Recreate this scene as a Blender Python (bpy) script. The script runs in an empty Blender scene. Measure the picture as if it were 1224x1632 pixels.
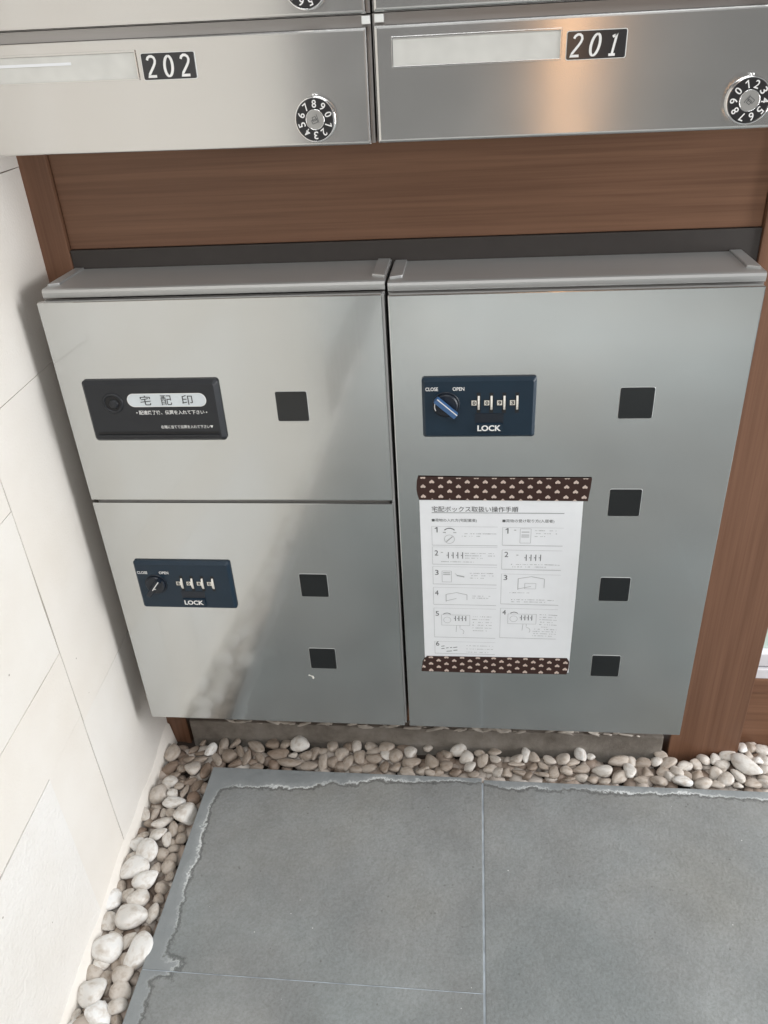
import bpy, bmesh, math, random
from mathutils import Matrix, Vector, noise

scene = bpy.context.scene
C = scene.collection
R = math.radians

# ------------------------------------------------------------------ camera
cam_data = bpy.data.cameras.new("camera")
cam = bpy.data.objects.new("camera", cam_data)
C.objects.link(cam)
cam_data.sensor_fit = 'VERTICAL'
cam_data.sensor_height = 32.0
cam_data.lens = 24.894
cam_data.clip_start = 0.01
cam_data.clip_end = 100.0
cam.matrix_world = Matrix(((0.9937482835, -0.0049089939, 0.1115358727, 0.08731265),
                           (0.0980365283, 0.5163500924, -0.8507475661, -0.77411877),
                           (-0.0534152435, 0.8563635232, 0.5136032787, 0.80634926),
                           (0, 0, 0, 1)))
scene.camera = cam

# ------------------------------------------------------------------ ambient light of the porch
world = bpy.data.worlds.new("World")
scene.world = world
world.use_nodes = True
wbg = world.node_tree.nodes["Background"]
wbg.inputs[0].default_value = (0.94, 0.92, 0.90, 1)
wbg.inputs[1].default_value = 0.20

def area(name, loc, target, sx, sy, power, color, spread=180):
    l = bpy.data.lights.new(name, 'AREA')
    l.shape = 'RECTANGLE'; l.size = sx; l.size_y = sy
    l.energy = power; l.color = color; l.spread = R(spread)
    o = bpy.data.objects.new(name, l); C.objects.link(o)
    o.location = loc
    o.rotation_euler = (Vector(target) - Vector(loc)).to_track_quat('-Z', 'Y').to_euler()
    return o

# daylight coming in from the open side of the porch, to the right of the boxes
area("entrance_daylight", (1.75, -0.22, 0.62), (-0.38, -0.12, 0.10), 1.0, 1.2, 34, (0.985, 0.99, 1.0))
# daylight falling on the paving further out in front of the boxes
area("overhead_daylight", (0.1, -2.5, 1.7), (0.1, -2.4, 0.0), 2.6, 1.3, 44, (1.0, 0.99, 0.97), 90)
# added fill lamp high in front, lifts the sheet and box fronts
area("front_fill", (0.3, -2.2, 3.1), (0.0, -0.1, 0.1), 2.0, 1.0, 44, (0.97, 0.99, 1.0))
# warm upright lamp of the porch, seen as the orange streak in mailbox 201
area("warm_lamp", (0.42, -2.5, 0.95), (0.2, 0.0, 0.85), 0.055, 1.3, 1.05, (1.0, 0.55, 0.26))

scene.view_settings.view_transform = 'Standard'
scene.view_settings.look = 'None'
scene.view_settings.gamma = 1.0
scene.view_settings.exposure = 0.28
scene.view_settings.use_curve_mapping = False
scene.cycles.adaptive_threshold = 0.02
scene.cycles.max_bounces = 5
scene.cycles.diffuse_bounces = 3
scene.cycles.glossy_bounces = 3

# ------------------------------------------------------------------ material helpers
def new_mat(name):
    m = bpy.data.materials.new(name); m.use_nodes = True
    nt = m.node_tree
    return m, nt, nt.nodes["Principled BSDF"]

def N(nt, t, **kw):
    n = nt.nodes.new(t)
    for k, v in kw.items():
        if k.startswith('i_'):
            key = k[2:]
            n.inputs[int(key) if key.isdigit() else key].default_value = v
        else:
            setattr(n, k, v)
    return n

def L(nt, a, b): nt.links.new(a, b)

def coords(nt, scale=(1, 1, 1), rot=(0, 0, 0)):
    tc = N(nt, 'ShaderNodeTexCoord'); mp = N(nt, 'ShaderNodeMapping')
    mp.inputs['Scale'].default_value = scale; mp.inputs['Rotation'].default_value = rot
    L(nt, tc.outputs['Object'], mp.inputs['Vector'])
    return mp.outputs['Vector']

def ramp(nt, fac, stops):
    r = N(nt, 'ShaderNodeValToRGB')
    els = r.color_ramp.elements
    while len(els) < len(stops): els.new(0.5)
    for e, (p, c) in zip(els, stops):
        e.position = p; e.color = (*c, 1) if len(c) == 3 else c
    L(nt, fac, r.inputs['Fac'])
    return r.outputs['Color']

def noise_tex(nt, vec, scale, detail=4, rough=0.55, dist=0.0):
    n = N(nt, 'ShaderNodeTexNoise')
    n.inputs['Scale'].default_value = scale; n.inputs['Detail'].default_value = detail
    n.inputs['Roughness'].default_value = rough; n.inputs['Distortion'].default_value = dist
    L(nt, vec, n.inputs['Vector'])
    return n.outputs['Fac']

def bump(nt, bsdf, height, strength, dist=0.001):
    b = N(nt, 'ShaderNodeBump')
    b.inputs['Strength'].default_value = strength; b.inputs['Distance'].default_value = dist
    L(nt, height, b.inputs['Height']); L(nt, b.outputs['Normal'], bsdf.inputs['Normal'])

def math_n(nt, op, a, b=None, clamp=False):
    m = N(nt, 'ShaderNodeMath', operation=op); m.use_clamp = clamp
    for i, v in enumerate((a, b)):
        if v is None: continue
        if isinstance(v, (int, float)): m.inputs[i].default_value = v
        else: L(nt, v, m.inputs[i])
    return m.outputs[0]

def mixc(nt, fac, a, b):
    m = N(nt, 'ShaderNodeMix', data_type='RGBA')
    for i, v in ((0, fac), (6, a), (7, b)):
        if isinstance(v, (int, float)): m.inputs[i].default_value = v
        elif isinstance(v, tuple): m.inputs[i].default_value = (*v, 1) if len(v) == 3 else v
        else: L(nt, v, m.inputs[i])
    return m.outputs[2]

def plain(name, col, rough=0.5, metal=0.0, spec=0.5, coat=0.0, grain=0.0):
    m, nt, b = new_mat(name)
    b.inputs['Roughness'].default_value = rough; b.inputs['Metallic'].default_value = metal
    b.inputs['Specular IOR Level'].default_value = spec; b.inputs['Coat Weight'].default_value = coat
    v = coords(nt)
    f = noise_tex(nt, v, 60, 1)
    k = 0.06 + grain
    c = ramp(nt, f, [(0.25, tuple(x * (1 - k) for x in col)), (0.75, tuple(min(1, x * (1 + k)) for x in col))])
    L(nt, c, b.inputs['Base Color'])
    return m

def steel(name, base, rough, aniso, grain_axis, coat=0.0, metal=1.0, streak=0.05, relief=0.012):
    """brushed stainless steel; grain runs along 'x' or 'z'"""
    m, nt, b = new_mat(name)
    b.inputs['Metallic'].default_value = metal
    b.inputs['Anisotropic'].default_value = aniso
    b.inputs['Coat Weight'].default_value = coat; b.inputs['Coat Roughness'].default_value = 0.06; b.inputs['Coat IOR'].default_value = 1.75
    sc = (4, 60, 2600) if grain_axis == 'x' else (1400, 60, 5)
    v = coords(nt, sc)
    g = noise_tex(nt, v, 1.0, 2, 0.6)
    v2 = coords(nt, (9, 9, 9))
    big = noise_tex(nt, v2, 1.0, 2, 0.6)
    c = ramp(nt, g, [(0.2, tuple(x * (1 - streak) for x in base)), (0.8, tuple(min(1, x * (1 + streak)) for x in base))])
    L(nt, c, b.inputs['Base Color'])
    r = math_n(nt, 'ADD', math_n(nt, 'MULTIPLY', big, 0.10), rough - 0.05)
    if relief: r = math_n(nt, 'ADD', r, math_n(nt, 'MULTIPLY', math_n(nt, 'SUBTRACT', g, 0.5), 0.06))
    L(nt, r, b.inputs['Roughness'])
    t = N(nt, 'ShaderNodeCombineXYZ')
    t.inputs[2 if grain_axis == 'x' else 0].default_value = 1.0   # reflections smear across the grain
    L(nt, t.outputs[0], b.inputs['Tangent'])
    if relief: bump(nt, b, g, relief, 0.0002)
    return m

def wood(name, axis, dark, light, rough=0.42):
    m, nt, b = new_mat(name)
    s = {'x': (1.4, 30, 62), 'z': (62, 30, 1.4)}[axis]
    v = coords(nt, s)
    n1 = noise_tex(nt, v, 1.0, 6, 0.6, 0.6)
    s2 = {'x': (5, 200, 330), 'z': (330, 200, 5)}[axis]
    n2 = noise_tex(nt, coords(nt, s2), 1.0, 3, 0.6)
    mid = tuple((a + c) / 2 for a, c in zip(dark, light))
    c = ramp(nt, n1, [(0.30, dark), (0.5, mid), (0.70, light)])
    pores = ramp(nt, n2, [(0.35, (0.62, 0.58, 0.55)), (0.55, (1, 1, 1))])
    mm = N(nt, 'ShaderNodeMix', data_type='RGBA', blend_type='MULTIPLY'); mm.inputs[0].default_value = 0.42
    L(nt, c, mm.inputs[6]); L(nt, pores, mm.inputs[7])
    L(nt, mm.outputs[2], b.inputs['Base Color'])
    b.inputs['Roughness'].default_value = rough
    b.inputs['Specular IOR Level'].default_value = 0.35
    bump(nt, b, n2, 0.08, 0.0004)
    return m

M = {}
M['mail_steel'] = steel('brushed_steel_horizontal', (0.66, 0.655, 0.64), 0.22, 0.75, 'x', streak=0.02, relief=0.0)
M['door_steel'] = steel('satin_steel_door', (0.535, 0.55, 0.545), 0.18, 0.0, 'z', coat=1.0, streak=0.012)
M['rim_steel'] = steel('satin_steel_rim', (0.52, 0.525, 0.52), 0.46, 0.2, 'x', metal=0.75, streak=0.03)
M['dark_steel'] = steel('dark_body_steel', (0.40, 0.39, 0.385), 0.42, 0.2, 'x')  # darker grey steel of the bodies
M['chrome'] = plain('chrome', (0.85, 0.85, 0.85), 0.1, 1.0)
M['black_gap'] = plain('flat_black', (0.012, 0.012, 0.013), 0.7)  # flat black painting the shade inside slots, gaps and wells
M['wood_x'] = wood('walnut_film_horizontal', 'x', (0.165, 0.082, 0.048), (0.240, 0.127, 0.076))
M['wood_z'] = wood('walnut_film_vertical', 'z', (0.158, 0.079, 0.047), (0.218, 0.113, 0.069))
M['dark_strip'] = plain('dark_brown_seal', (0.040, 0.034, 0.031), 0.6)
M['black_plastic'] = plain('black_plastic', (0.017, 0.019, 0.023), 0.42, spec=0.4)
M['navy_plastic'] = plain('navy_plastic', (0.007, 0.022, 0.040), 0.4, spec=0.4)
M['navy_dark'] = plain('dark_navy_plastic', (0.006, 0.011, 0.020), 0.4)
M['navy_highlight'] = plain('navy_plastic_highlight', (0.05, 0.12, 0.26), 0.3)  # navy with the bluish highlight of a finger bar painted in
M['window_black'] = plain('black_peep_window', (0.011, 0.013, 0.014), 0.16)
M['white_print'] = plain('white_print', (0.80, 0.80, 0.79), 0.5)
M['cream_wheel'] = plain('white_wheel_plastic', (0.78, 0.76, 0.70), 0.4)
M['black_print'] = plain('black_print', (0.02, 0.02, 0.022), 0.6)
M['grey_print'] = plain('grey_print', (0.10, 0.105, 0.11), 0.7)
M['pale_print'] = plain('pale_grey_print', (0.38, 0.39, 0.40), 0.7)
M['pill'] = plain('pale_grey_label', (0.62, 0.67, 0.70), 0.4)
M['card'] = plain('pale_plastic_card', (0.62, 0.62, 0.59), 0.28)
M['dial_black'] = plain('black_dial_face', (0.022, 0.022, 0.024), 0.3)
M['dial_hub'] = plain('grey_dial_hub', (0.42, 0.42, 0.41), 0.4, 0.6)
M['plate_black'] = plain('black_number_plate', (0.030, 0.031, 0.034), 0.13)
M['white_clip'] = plain('white_plastic_clip', (0.75, 0.76, 0.74), 0.45)
M['paper'] = plain('white_paper', (0.80, 0.82, 0.845), 0.35, spec=0.4, grain=-0.045)
M['tape'] = plain('brown_decorative_tape', (0.040, 0.018, 0.014), 0.5, spec=0.35)
M['heart'] = plain('cream_heart_print', (0.58, 0.47, 0.41), 0.5)
M['white_frame'] = plain('white_aluminium', (0.72, 0.72, 0.75), 0.4)
M['residue'] = plain('white_glue_residue', (0.75, 0.74, 0.70), 0.6)

# stone wall
def stone_wall(name, rough_amt, col):
    m, nt, b = new_mat(name)
    v = coords(nt)
    big = noise_tex(nt, v, 5, 3, 0.6)
    fine = noise_tex(nt, v, 260, 2, 0.7)
    c1 = ramp(nt, big, [(0.3, tuple(x * k for x, k in zip(col, (0.93, 0.91, 0.88)))), (0.7, col)])
    vor = N(nt, 'ShaderNodeTexVoronoi'); vor.inputs['Scale'].default_value = 34
    L(nt, v, vor.inputs['Vector'])
    spk = ramp(nt, vor.outputs['Distance'], [(0.035, (0.25, 0.2, 0.16)), (0.05, (1, 1, 1))])
    gate = noise_tex(nt, v, 14, 2)
    gate = math_n(nt, 'GREATER_THAN', gate, 0.58)
    mm = N(nt, 'ShaderNodeMix', data_type='RGBA', blend_type='MULTIPLY')
    L(nt, math_n(nt, 'MULTIPLY', gate, 0.7), mm.inputs[0])
    L(nt, c1, mm.inputs[6]); L(nt, spk, mm.inputs[7])
    L(nt, mm.outputs[2], b.inputs['Base Color'])
    b.inputs['Roughness'].default_value = 0.75
    b.inputs['Specular IOR Level'].default_value = 0.25
    h = noise_tex(nt, v, 190 if rough_amt > 0.5 else 320, 2, 0.6)
    bump(nt, b, math_n(nt, 'ADD', h, math_n(nt, 'MULTIPLY', fine, 0.4)), rough_amt, 0.0015)
    return m
M['stone'] = stone_wall('cream_stone', 0.3, (0.81, 0.775, 0.725))
M['stone_b'] = stone_wall('cream_stone_paler', 0.3, (0.815, 0.79, 0.75))
M['stone_rough'] = stone_wall('cream_stone_rough', 0.9, (0.82, 0.80, 0.77))
M['joint'] = plain('dark_wall_joint', (0.20, 0.16, 0.125), 0.9)

# pebble
m, nt, b = new_mat('river_pebble')
oi = N(nt, 'ShaderNodeObjectInfo')
v = coords(nt, (1, 1, 1))
add = N(nt, 'ShaderNodeVectorMath', operation='ADD')
sc_r = N(nt, 'ShaderNodeVectorMath', operation='SCALE'); sc_r.inputs[0].default_value = (37, 53, 71)
L(nt, oi.outputs['Random'], sc_r.inputs['Scale']); L(nt, v, add.inputs[0]); L(nt, sc_r.outputs[0], add.inputs[1])
mott = noise_tex(nt, add.outputs[0], 1.6, 2, 0.6)
fine = noise_tex(nt, add.outputs[0], 9, 2, 0.65)
tint = ramp(nt, mott, [(0.25, (0.70, 0.64, 0.58)), (0.55, (1, 1, 1)), (0.85, (0.93, 0.95, 0.97))])
mm = N(nt, 'ShaderNodeMix', data_type='RGBA', blend_type='MULTIPLY'); mm.inputs[0].default_value = 1
L(nt, oi.outputs['Color'], mm.inputs[6]); L(nt, tint, mm.inputs[7])
L(nt, mm.outputs[2], b.inputs['Base Color'])
b.inputs['Roughness'].default_value = 0.5; b.inputs['Specular IOR Level'].default_value = 0.4
bump(nt, b, fine, 0.12, 0.15)
M['pebble'] = m

# pebbles lower in the bed: one material, tone by mesh island
m, nt, b = new_mat('river_pebble_lower')
geo = N(nt, 'ShaderNodeNewGeometry')
c = ramp(nt, geo.outputs['Random Per Island'], [(0.0, (0.20, 0.145, 0.11)), (0.5, (0.36, 0.29, 0.24)), (1.0, (0.58, 0.53, 0.48))])
L(nt, c, b.inputs['Base Color']); b.inputs['Roughness'].default_value = 0.55
M['pebble_low'] = m
m2 = m.copy(); m2.name = 'river_pebble_pale'
e_ = [n for n in m2.node_tree.nodes if n.type == 'VALTORGB'][0].color_ramp.elements
e_[0].color = (0.42, 0.36, 0.31, 1); e_[1].color = (0.68, 0.65, 0.61, 1); e_[2].color = (0.80, 0.80, 0.79, 1)
M['pebble_far'] = m2
M['soil'] = plain('dark_bed_soil', (0.045, 0.032, 0.025), 0.95, grain=0.3)

# concrete kerb
m, nt, b = new_mat('grey_concrete')
v = coords(nt)
c = ramp(nt, noise_tex(nt, v, 18, 6, 0.65), [(0.3, (0.14, 0.12, 0.10)), (0.5, (0.235, 0.212, 0.185)), (0.75, (0.34, 0.315, 0.285))])
L(nt, c, b.inputs['Base Color']); b.inputs['Roughness'].default_value = 0.9
bump(nt, b, noise_tex(nt, v, 220, 4, 0.7), 0.5, 0.002)
M['concrete'] = m
M['mortar'] = plain('pale_mortar', (0.50, 0.46, 0.41), 0.9, grain=0.25)

# slate paving
def slate(name, edge=None):
    m, nt, b = new_mat(name)
    tc = N(nt, 'ShaderNodeTexCoord')
    v = tc.outputs['Object']
    big = noise_tex(nt, v, 4.5, 4, 0.62, 0.3)
    midn = noise_tex(nt, v, 28, 3, 0.6)
    fine = noise_tex(nt, v, 330, 2, 0.7)
    dusty = ramp(nt, big, [(0.30, (0.190, 0.193, 0.190)), (0.5, (0.245, 0.250, 0.246)), (0.70, (0.300, 0.312, 0.312))])
    c = mixc(nt, math_n(nt, 'MULTIPLY', midn, 0.35), dusty, (0.196, 0.214, 0.222))
    hue = ramp(nt, noise_tex(nt, v, 3.1, 3, 0.6), [(0.38, (0.95, 0.99, 1.0)), (0.52, (1, 1, 1)), (0.66, (1.01, 0.985, 0.945))])
    hm = N(nt, 'ShaderNodeMix', data_type='RGBA', blend_type='MULTIPLY'); hm.inputs[0].default_value = 1
    L(nt, c, hm.inputs[6]); L(nt, hue, hm.inputs[7]); c = hm.outputs[2]
    pits = N(nt, 'ShaderNodeTexVoronoi'); pits.inputs['Scale'].default_value = 75; L(nt, v, pits.inputs['Vector'])
    pit = math_n(nt, 'MULTIPLY', math_n(nt, 'LESS_THAN', pits.outputs['Distance'], 0.10), math_n(nt, 'GREATER_THAN', noise_tex(nt, v, 17, 2), 0.56))
    c = mixc(nt, math_n(nt, 'MULTIPLY', pit, 0.45), c, (0.10, 0.098, 0.09))
    grains = ramp(nt, fine, [(0.30, (0.86, 0.855, 0.84)), (0.55, (1, 1, 1)), (0.74, (1.10, 1.10, 1.10))])
    mm = N(nt, 'ShaderNodeMix', data_type='RGBA', blend_type='MULTIPLY'); mm.inputs[0].default_value = 1
    L(nt, c, mm.inputs[6]); L(nt, grains, mm.inputs[7]); c = mm.outputs[2]
    # mica specks, their sparkle painted as pale dots
    vor = N(nt, 'ShaderNodeTexVoronoi'); vor.inputs['Scale'].default_value = 58
    L(nt, v, vor.inputs['Vector'])
    spk = math_n(nt, 'LESS_THAN', vor.outputs['Distance'], 0.040)
    gate = math_n(nt, 'GREATER_THAN', noise_tex(nt, v, 23, 2), 0.55)
    c = mixc(nt, math_n(nt, 'MULTIPLY', math_n(nt, 'MULTIPLY', spk, gate), 0.8), c, (0.72, 0.72, 0.70))
    rough = math_n(nt, 'ADD', math_n(nt, 'MULTIPLY', midn, 0.2), 0.60)
    if edge:
        # lime bloom: a smooth washed rim along the pebble bed, bounded by a ragged pale crust
        sx = N(nt, 'ShaderNodeSeparateXYZ'); L(nt, v, sx.inputs[0])
        x, y = sx.outputs[0], sx.outputs[1]
        wob = math_n(nt, 'MULTIPLY', math_n(nt, 'SUBTRACT', noise_tex(nt, v, 30, 6, 0.76), 0.5), 0.034)
        low = math_n(nt, 'MULTIPLY', math_n(nt, 'SUBTRACT', noise_tex(nt, v, 8, 2), 0.5), 0.022)
        wob = math_n(nt, 'ADD', wob, low)
        ds = []
        for kind, pos, inset in edge:
            if kind == 'x': d = math_n(nt, 'SUBTRACT', x, pos + inset)
            elif kind == 'y': d = math_n(nt, 'SUBTRACT', pos - inset, y)
            elif kind == 'yslope':      # inset shrinks to the right
                ins = math_n(nt, 'MULTIPLY', math_n(nt, 'SUBTRACT', 0.12, x), inset, )
                ins = math_n(nt, 'MAXIMUM', ins, 0.009)
                d = math_n(nt, 'SUBTRACT', math_n(nt, 'SUBTRACT', pos, ins), y)
            elif kind == 'yfront':      # only near the outer corner
                d = math_n(nt, 'MAXIMUM', math_n(nt, 'SUBTRACT', y, pos + inset), math_n(nt, 'MULTIPLY', math_n(nt, 'ADD', x, 0.258), 0.8))
            elif kind == 'ycorner':
                d = math_n(nt, 'MAXIMUM', math_n(nt, 'SUBTRACT', pos - inset, y), math_n(nt, 'MULTIPLY', math_n(nt, 'ADD', x, 0.262), 0.8))
            ds.append(d)
        d = ds[0]
        for e in ds[1:]:
            s = N(nt, 'ShaderNodeMath', operation='SMOOTH_MIN'); s.inputs[2].default_value = 0.018
            L(nt, d, s.inputs[0]); L(nt, e, s.inputs[1]); d = s.outputs[0]
        d = math_n(nt, 'ADD', d, wob)
        rim = math_n(nt, 'LESS_THAN', d, 0.0)
        c = mixc(nt, rim, c, mixc(nt, midn, (0.200, 0.216, 0.222), (0.272, 0.290, 0.296)))
        fade = ramp(nt, noise_tex(nt, v, 11, 2), [(0.36, (0.10, 0.10, 0.10)), (0.62, (1, 1, 1))])
        near = math_n(nt, 'SUBTRACT', 1.0, math_n(nt, 'MULTIPLY', math_n(nt, 'ABSOLUTE', math_n(nt, 'ADD', d, 0.0008)), 520.0), True)
        crust = math_n(nt, 'MULTIPLY', near, fade)
        # broad soft bloom on the rim side and a dark line inside
        bloom = math_n(nt, 'MULTIPLY', math_n(nt, 'SUBTRACT', 1.0, math_n(nt, 'MULTIPLY', math_n(nt, 'ABSOLUTE', d), 95.0), True), 0.42)
        bloom = math_n(nt, 'MULTIPLY', math_n(nt, 'MULTIPLY', bloom, rim), fade)
        inner_line = math_n(nt, 'SUBTRACT', 1.0, math_n(nt, 'MULTIPLY', math_n(nt, 'ABSOLUTE', math_n(nt, 'SUBTRACT', d, 0.0030)), 330.0), True)
        c = mixc(nt, math_n(nt, 'MULTIPLY', inner_line, 0.62), c, (0.055, 0.055, 0.052))
        c = mixc(nt, bloom, c, (0.50, 0.52, 0.52))
        c = mixc(nt, crust, c, (0.70, 0.72, 0.72))
    L(nt, c, b.inputs['Base Color']); L(nt, rough, b.inputs['Roughness'])
    b.inputs['Specular IOR Level'].default_value = 0.28
    h = math_n(nt, 'ADD', math_n(nt, 'MULTIPLY', midn, 1.2), math_n(nt, 'MULTIPLY', fine, 0.5))
    h = math_n(nt, 'ADD', h, math_n(nt, 'MULTIPLY', noise_tex(nt, v, 110, 1, 0.6), 0.5))
    bump(nt, b, h, 0.45, 0.0022)
    return m
M['slate'] = slate('slate_paving')
M['slate_a'] = slate('slate_paving_corner', [('x', -0.298, 0.020), ('yslope', 0.019, 0.095), ('yfront', -0.281, 0.010)])
M['slate_b'] = slate('slate_paving_side', [('x', -0.298, 0.018), ('ycorner', -0.284, 0.006)])
M['slate_c'] = slate('slate_paving_back', [('y', 0.016, 0.010)])
M['grout'] = plain('pale_grout', (0.36, 0.40, 0.44), 0.9, grain=0.2)

# ------------------------------------------------------------------ mesh helpers
def box(bm, x0, x1, y0, y1, z0, z1):
    vs = [bm.verts.new(p) for p in ((x0, y0, z0), (x1, y0, z0), (x1, y1, z0), (x0, y1, z0),
                                    (x0, y0, z1), (x1, y0, z1), (x1, y1, z1), (x0, y1, z1))]
    for f in ((0, 3, 2, 1), (4, 5, 6, 7), (0, 1, 5, 4), (1, 2, 6, 5), (2, 3, 7, 6), (3, 0, 4, 7)):
        bm.faces.new([vs[i] for i in f])
    return vs

def bevel(bm, w, seg=2):
    bmesh.ops.bevel(bm, geom=bm.edges[:], offset=w, segments=seg, profile=0.6, affect='EDGES', clamp_overlap=True)

def obj(name, bm, mat, parent=None, smooth=False):
    me = bpy.data.meshes.new(name)
    bmesh.ops.recalc_face_normals(bm, faces=bm.faces[:])
    bm.to_mesh(me); bm.free()
    return mobj(name, me, mat, parent, smooth)

def mobj(name, me, mat, parent=None, smooth=False):
    if mat is not None and not me.materials: me.materials.append(M[mat])
    if smooth:
        for p in me.polygons: p.use_smooth = True
    o = bpy.data.objects.new(name, me); C.objects.link(o)
    if parent is not None: o.parent = parent
    return o

def bx(name, mat, parent, x0, x1, y0, y1, z0, z1, bev=0.0, seg=2):
    bm = bmesh.new(); box(bm, x0, x1, y0, y1, z0, z1)
    if bev: bevel(bm, bev, seg)
    return obj(name, bm, mat, parent)

def tag(o, label, cat, group=None):
    o['label'] = label; o['category'] = cat
    if group: o['group'] = group
    return o

def thing(name, label, cat, loc=(0, 0, 0), rot=(0, 0, 0), group=None):
    o = bpy.data.objects.new(name, None); C.objects.link(o)
    o.empty_display_size = 0.05
    o.location = loc; o.rotation_euler = rot
    return tag(o, label, cat, group)

def structure(o): o['kind'] = 'structure'; return o
def stuff(o): o['kind'] = 'stuff'; return o

def rr_pts(x0, x1, z0, z1, r, seg=5):
    pts = []
    for cx, cz, a0 in ((x1 - r, z0 + r, -90), (x1 - r, z1 - r, 0), (x0 + r, z1 - r, 90), (x0 + r, z0 + r, 180)):
        for i in range(seg + 1):
            a = R(a0 + 90 * i / seg)
            pts.append((cx + r * math.cos(a), cz + r * math.sin(a)))
    return pts

def prism(bm, rings):
    """rings: list of (points, y) from front to back; same number of points"""
    vr = [[bm.verts.new((x, y, z)) for x, z in pts] for pts, y in rings]
    bm.faces.new(vr[0]); bm.faces.new(vr[-1][::-1])
    n = len(vr[0])
    for a, b in zip(vr, vr[1:]):
        for i in range(n):
            bm.faces.new((a[i], b[i], b[(i + 1) % n], a[(i + 1) % n]))

def plate(name, mat, parent, x0, x1, z0, z1, yf, yb, r=0.002, ch=0.0, dch=None, seg=5):
    """rounded plate facing -Y, chamfered front rim"""
    bm = bmesh.new()
    rings = []
    if ch:
        d = dch if dch is not None else ch
        rings.append((rr_pts(x0 + ch, x1 - ch, z0 + ch, z1 - ch, max(r - ch * 0.4, 0.0006), seg), yf))
        rings.append((rr_pts(x0, x1, z0, z1, r, seg), yf + d))
    else:
        rings.append((rr_pts(x0, x1, z0, z1, r, seg), yf))
    rings.append((rr_pts(x0, x1, z0, z1, r, seg), yb))
    prism(bm, rings)
    return obj(name, bm, mat, parent)

def disc(name, mat, parent, cx, cz, r, yf, yb, ch=0.0, seg=40):
    bm = bmesh.new()
    ring = lambda rad: [(cx + rad * math.cos(2 * math.pi * i / seg), cz + rad * math.sin(2 * math.pi * i / seg)) for i in range(seg)]
    rings = [(ring(r - ch), yf)] + ([(ring(r), yf + ch)] if ch else []) + [(ring(r), yb)]
    prism(bm, rings)
    return obj(name, bm, mat, parent)

def annulus(name, mat, parent, cx, cz, r0, r1, yf, yb, seg=40, a0=0, a1=360):
    bm = bmesh.new()
    prof = [(r0, yb), (r0, yf + (r1 - r0) * 0.25), ((r0 + r1) / 2, yf), (r1, yf + (r1 - r0) * 0.3), (r1, yb)]
    n = seg; full = (a1 - a0) >= 360
    cols = []
    for i in range(n if full else n + 1):
        a = R(a0 + (a1 - a0) * i / n)
        cols.append([bm.verts.new((cx + r * math.cos(a), y, cz + r * math.sin(a))) for r, y in prof])
    for i in range(n):
        p, q = cols[i], cols[(i + 1) % len(cols)]
        for j in range(len(prof) - 1):
            bm.faces.new((p[j], p[j + 1], q[j + 1], q[j]))
    return obj(name, bm, mat, parent, True)

def text_mesh(body, size, shear=0.0, bold=0.0):
    if body == '1': return one_mesh()
    cu = bpy.data.curves.new('print', 'FONT')
    cu.body = body; cu.size = size; cu.shear = shear; cu.offset = bold
    cu.align_x = 'CENTER'; cu.align_y = 'CENTER'; cu.resolution_u = 4
    o = bpy.data.objects.new('print', cu); C.objects.link(o)
    dg = bpy.context.evaluated_depsgraph_get()
    me = bpy.data.meshes.new_from_object(o.evaluated_get(dg))
    bpy.data.objects.remove(o); bpy.data.curves.remove(cu)
    return me

def one_mesh():
    me = bpy.data.meshes.new('print')
    pts = [(0.29, 0), (0.45, 0), (0.45, 1), (0.33, 1), (0.0, 0.80), (0.0, 0.64), (0.29, 0.80)]
    me.from_pydata([(x, y, 0) for x, y in pts], [], [(0, 1, 2, 6), (2, 3, 4, 5, 6)])
    return me

def fit(me, x0, x1, z0, z1, y, rot=0.0, tilt=None):
    """lay a flat text mesh on a plate: fill the box x0..x1, z0..z1 at depth y"""
    xs = [v.co.x for v in me.vertices]; ys = [v.co.y for v in me.vertices]
    ax, bx_, ay, by = min(xs), max(xs), min(ys), max(ys)
    cx, cz = (x0 + x1) / 2, (z0 + z1) / 2
    ca, sa = math.cos(rot), math.sin(rot)
    for v in me.vertices:
        px = ((v.co.x - ax) / max(bx_ - ax, 1e-9) - 0.5) * (x1 - x0)
        pz = ((v.co.y - ay) / max(by - ay, 1e-9) - 0.5) * (z1 - z0)
        v.co = (cx + px * ca - pz * sa, y, cz + px * sa + pz * ca)
    return me

def text(name, body, mat, parent, x0, x1, z0, z1, y, rot=0.0, shear=0.0, bold=0.0):
    me = fit(text_mesh(body, 1.0, shear, bold), x0, x1, z0, z1, y, rot)
    return mobj(name, me, mat, parent)

def quad(bm, x0, x1, z0, z1, y):
    bm.faces.new([bm.verts.new(p) for p in ((x0, y, z0), (x1, y, z0), (x1, y, z1), (x0, y, z1))])

def line(bm, xa, za, xb, zb, w, y):
    d = Vector((xb - xa, zb - za)); d.normalize(); nx, nz = -d.y * w / 2, d.x * w / 2
    bm.faces.new([bm.verts.new((p, y, q)) for p, q in ((xa - nx, za - nz), (xb - nx, zb - nz), (xb + nx, zb + nz), (xa + nx, za + nz))])

def arc(bm, cx, cz, r, a0, a1, w, y, n=10):
    p = [(cx + r * math.cos(R(a0 + (a1 - a0) * i / n)), cz + r * math.sin(R(a0 + (a1 - a0) * i / n))) for i in range(n + 1)]
    for a, b_ in zip(p, p[1:]): line(bm, *a, *b_, w, y)

# ================================================================== SETTING
FZ = -0.120            # top of the paving
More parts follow.
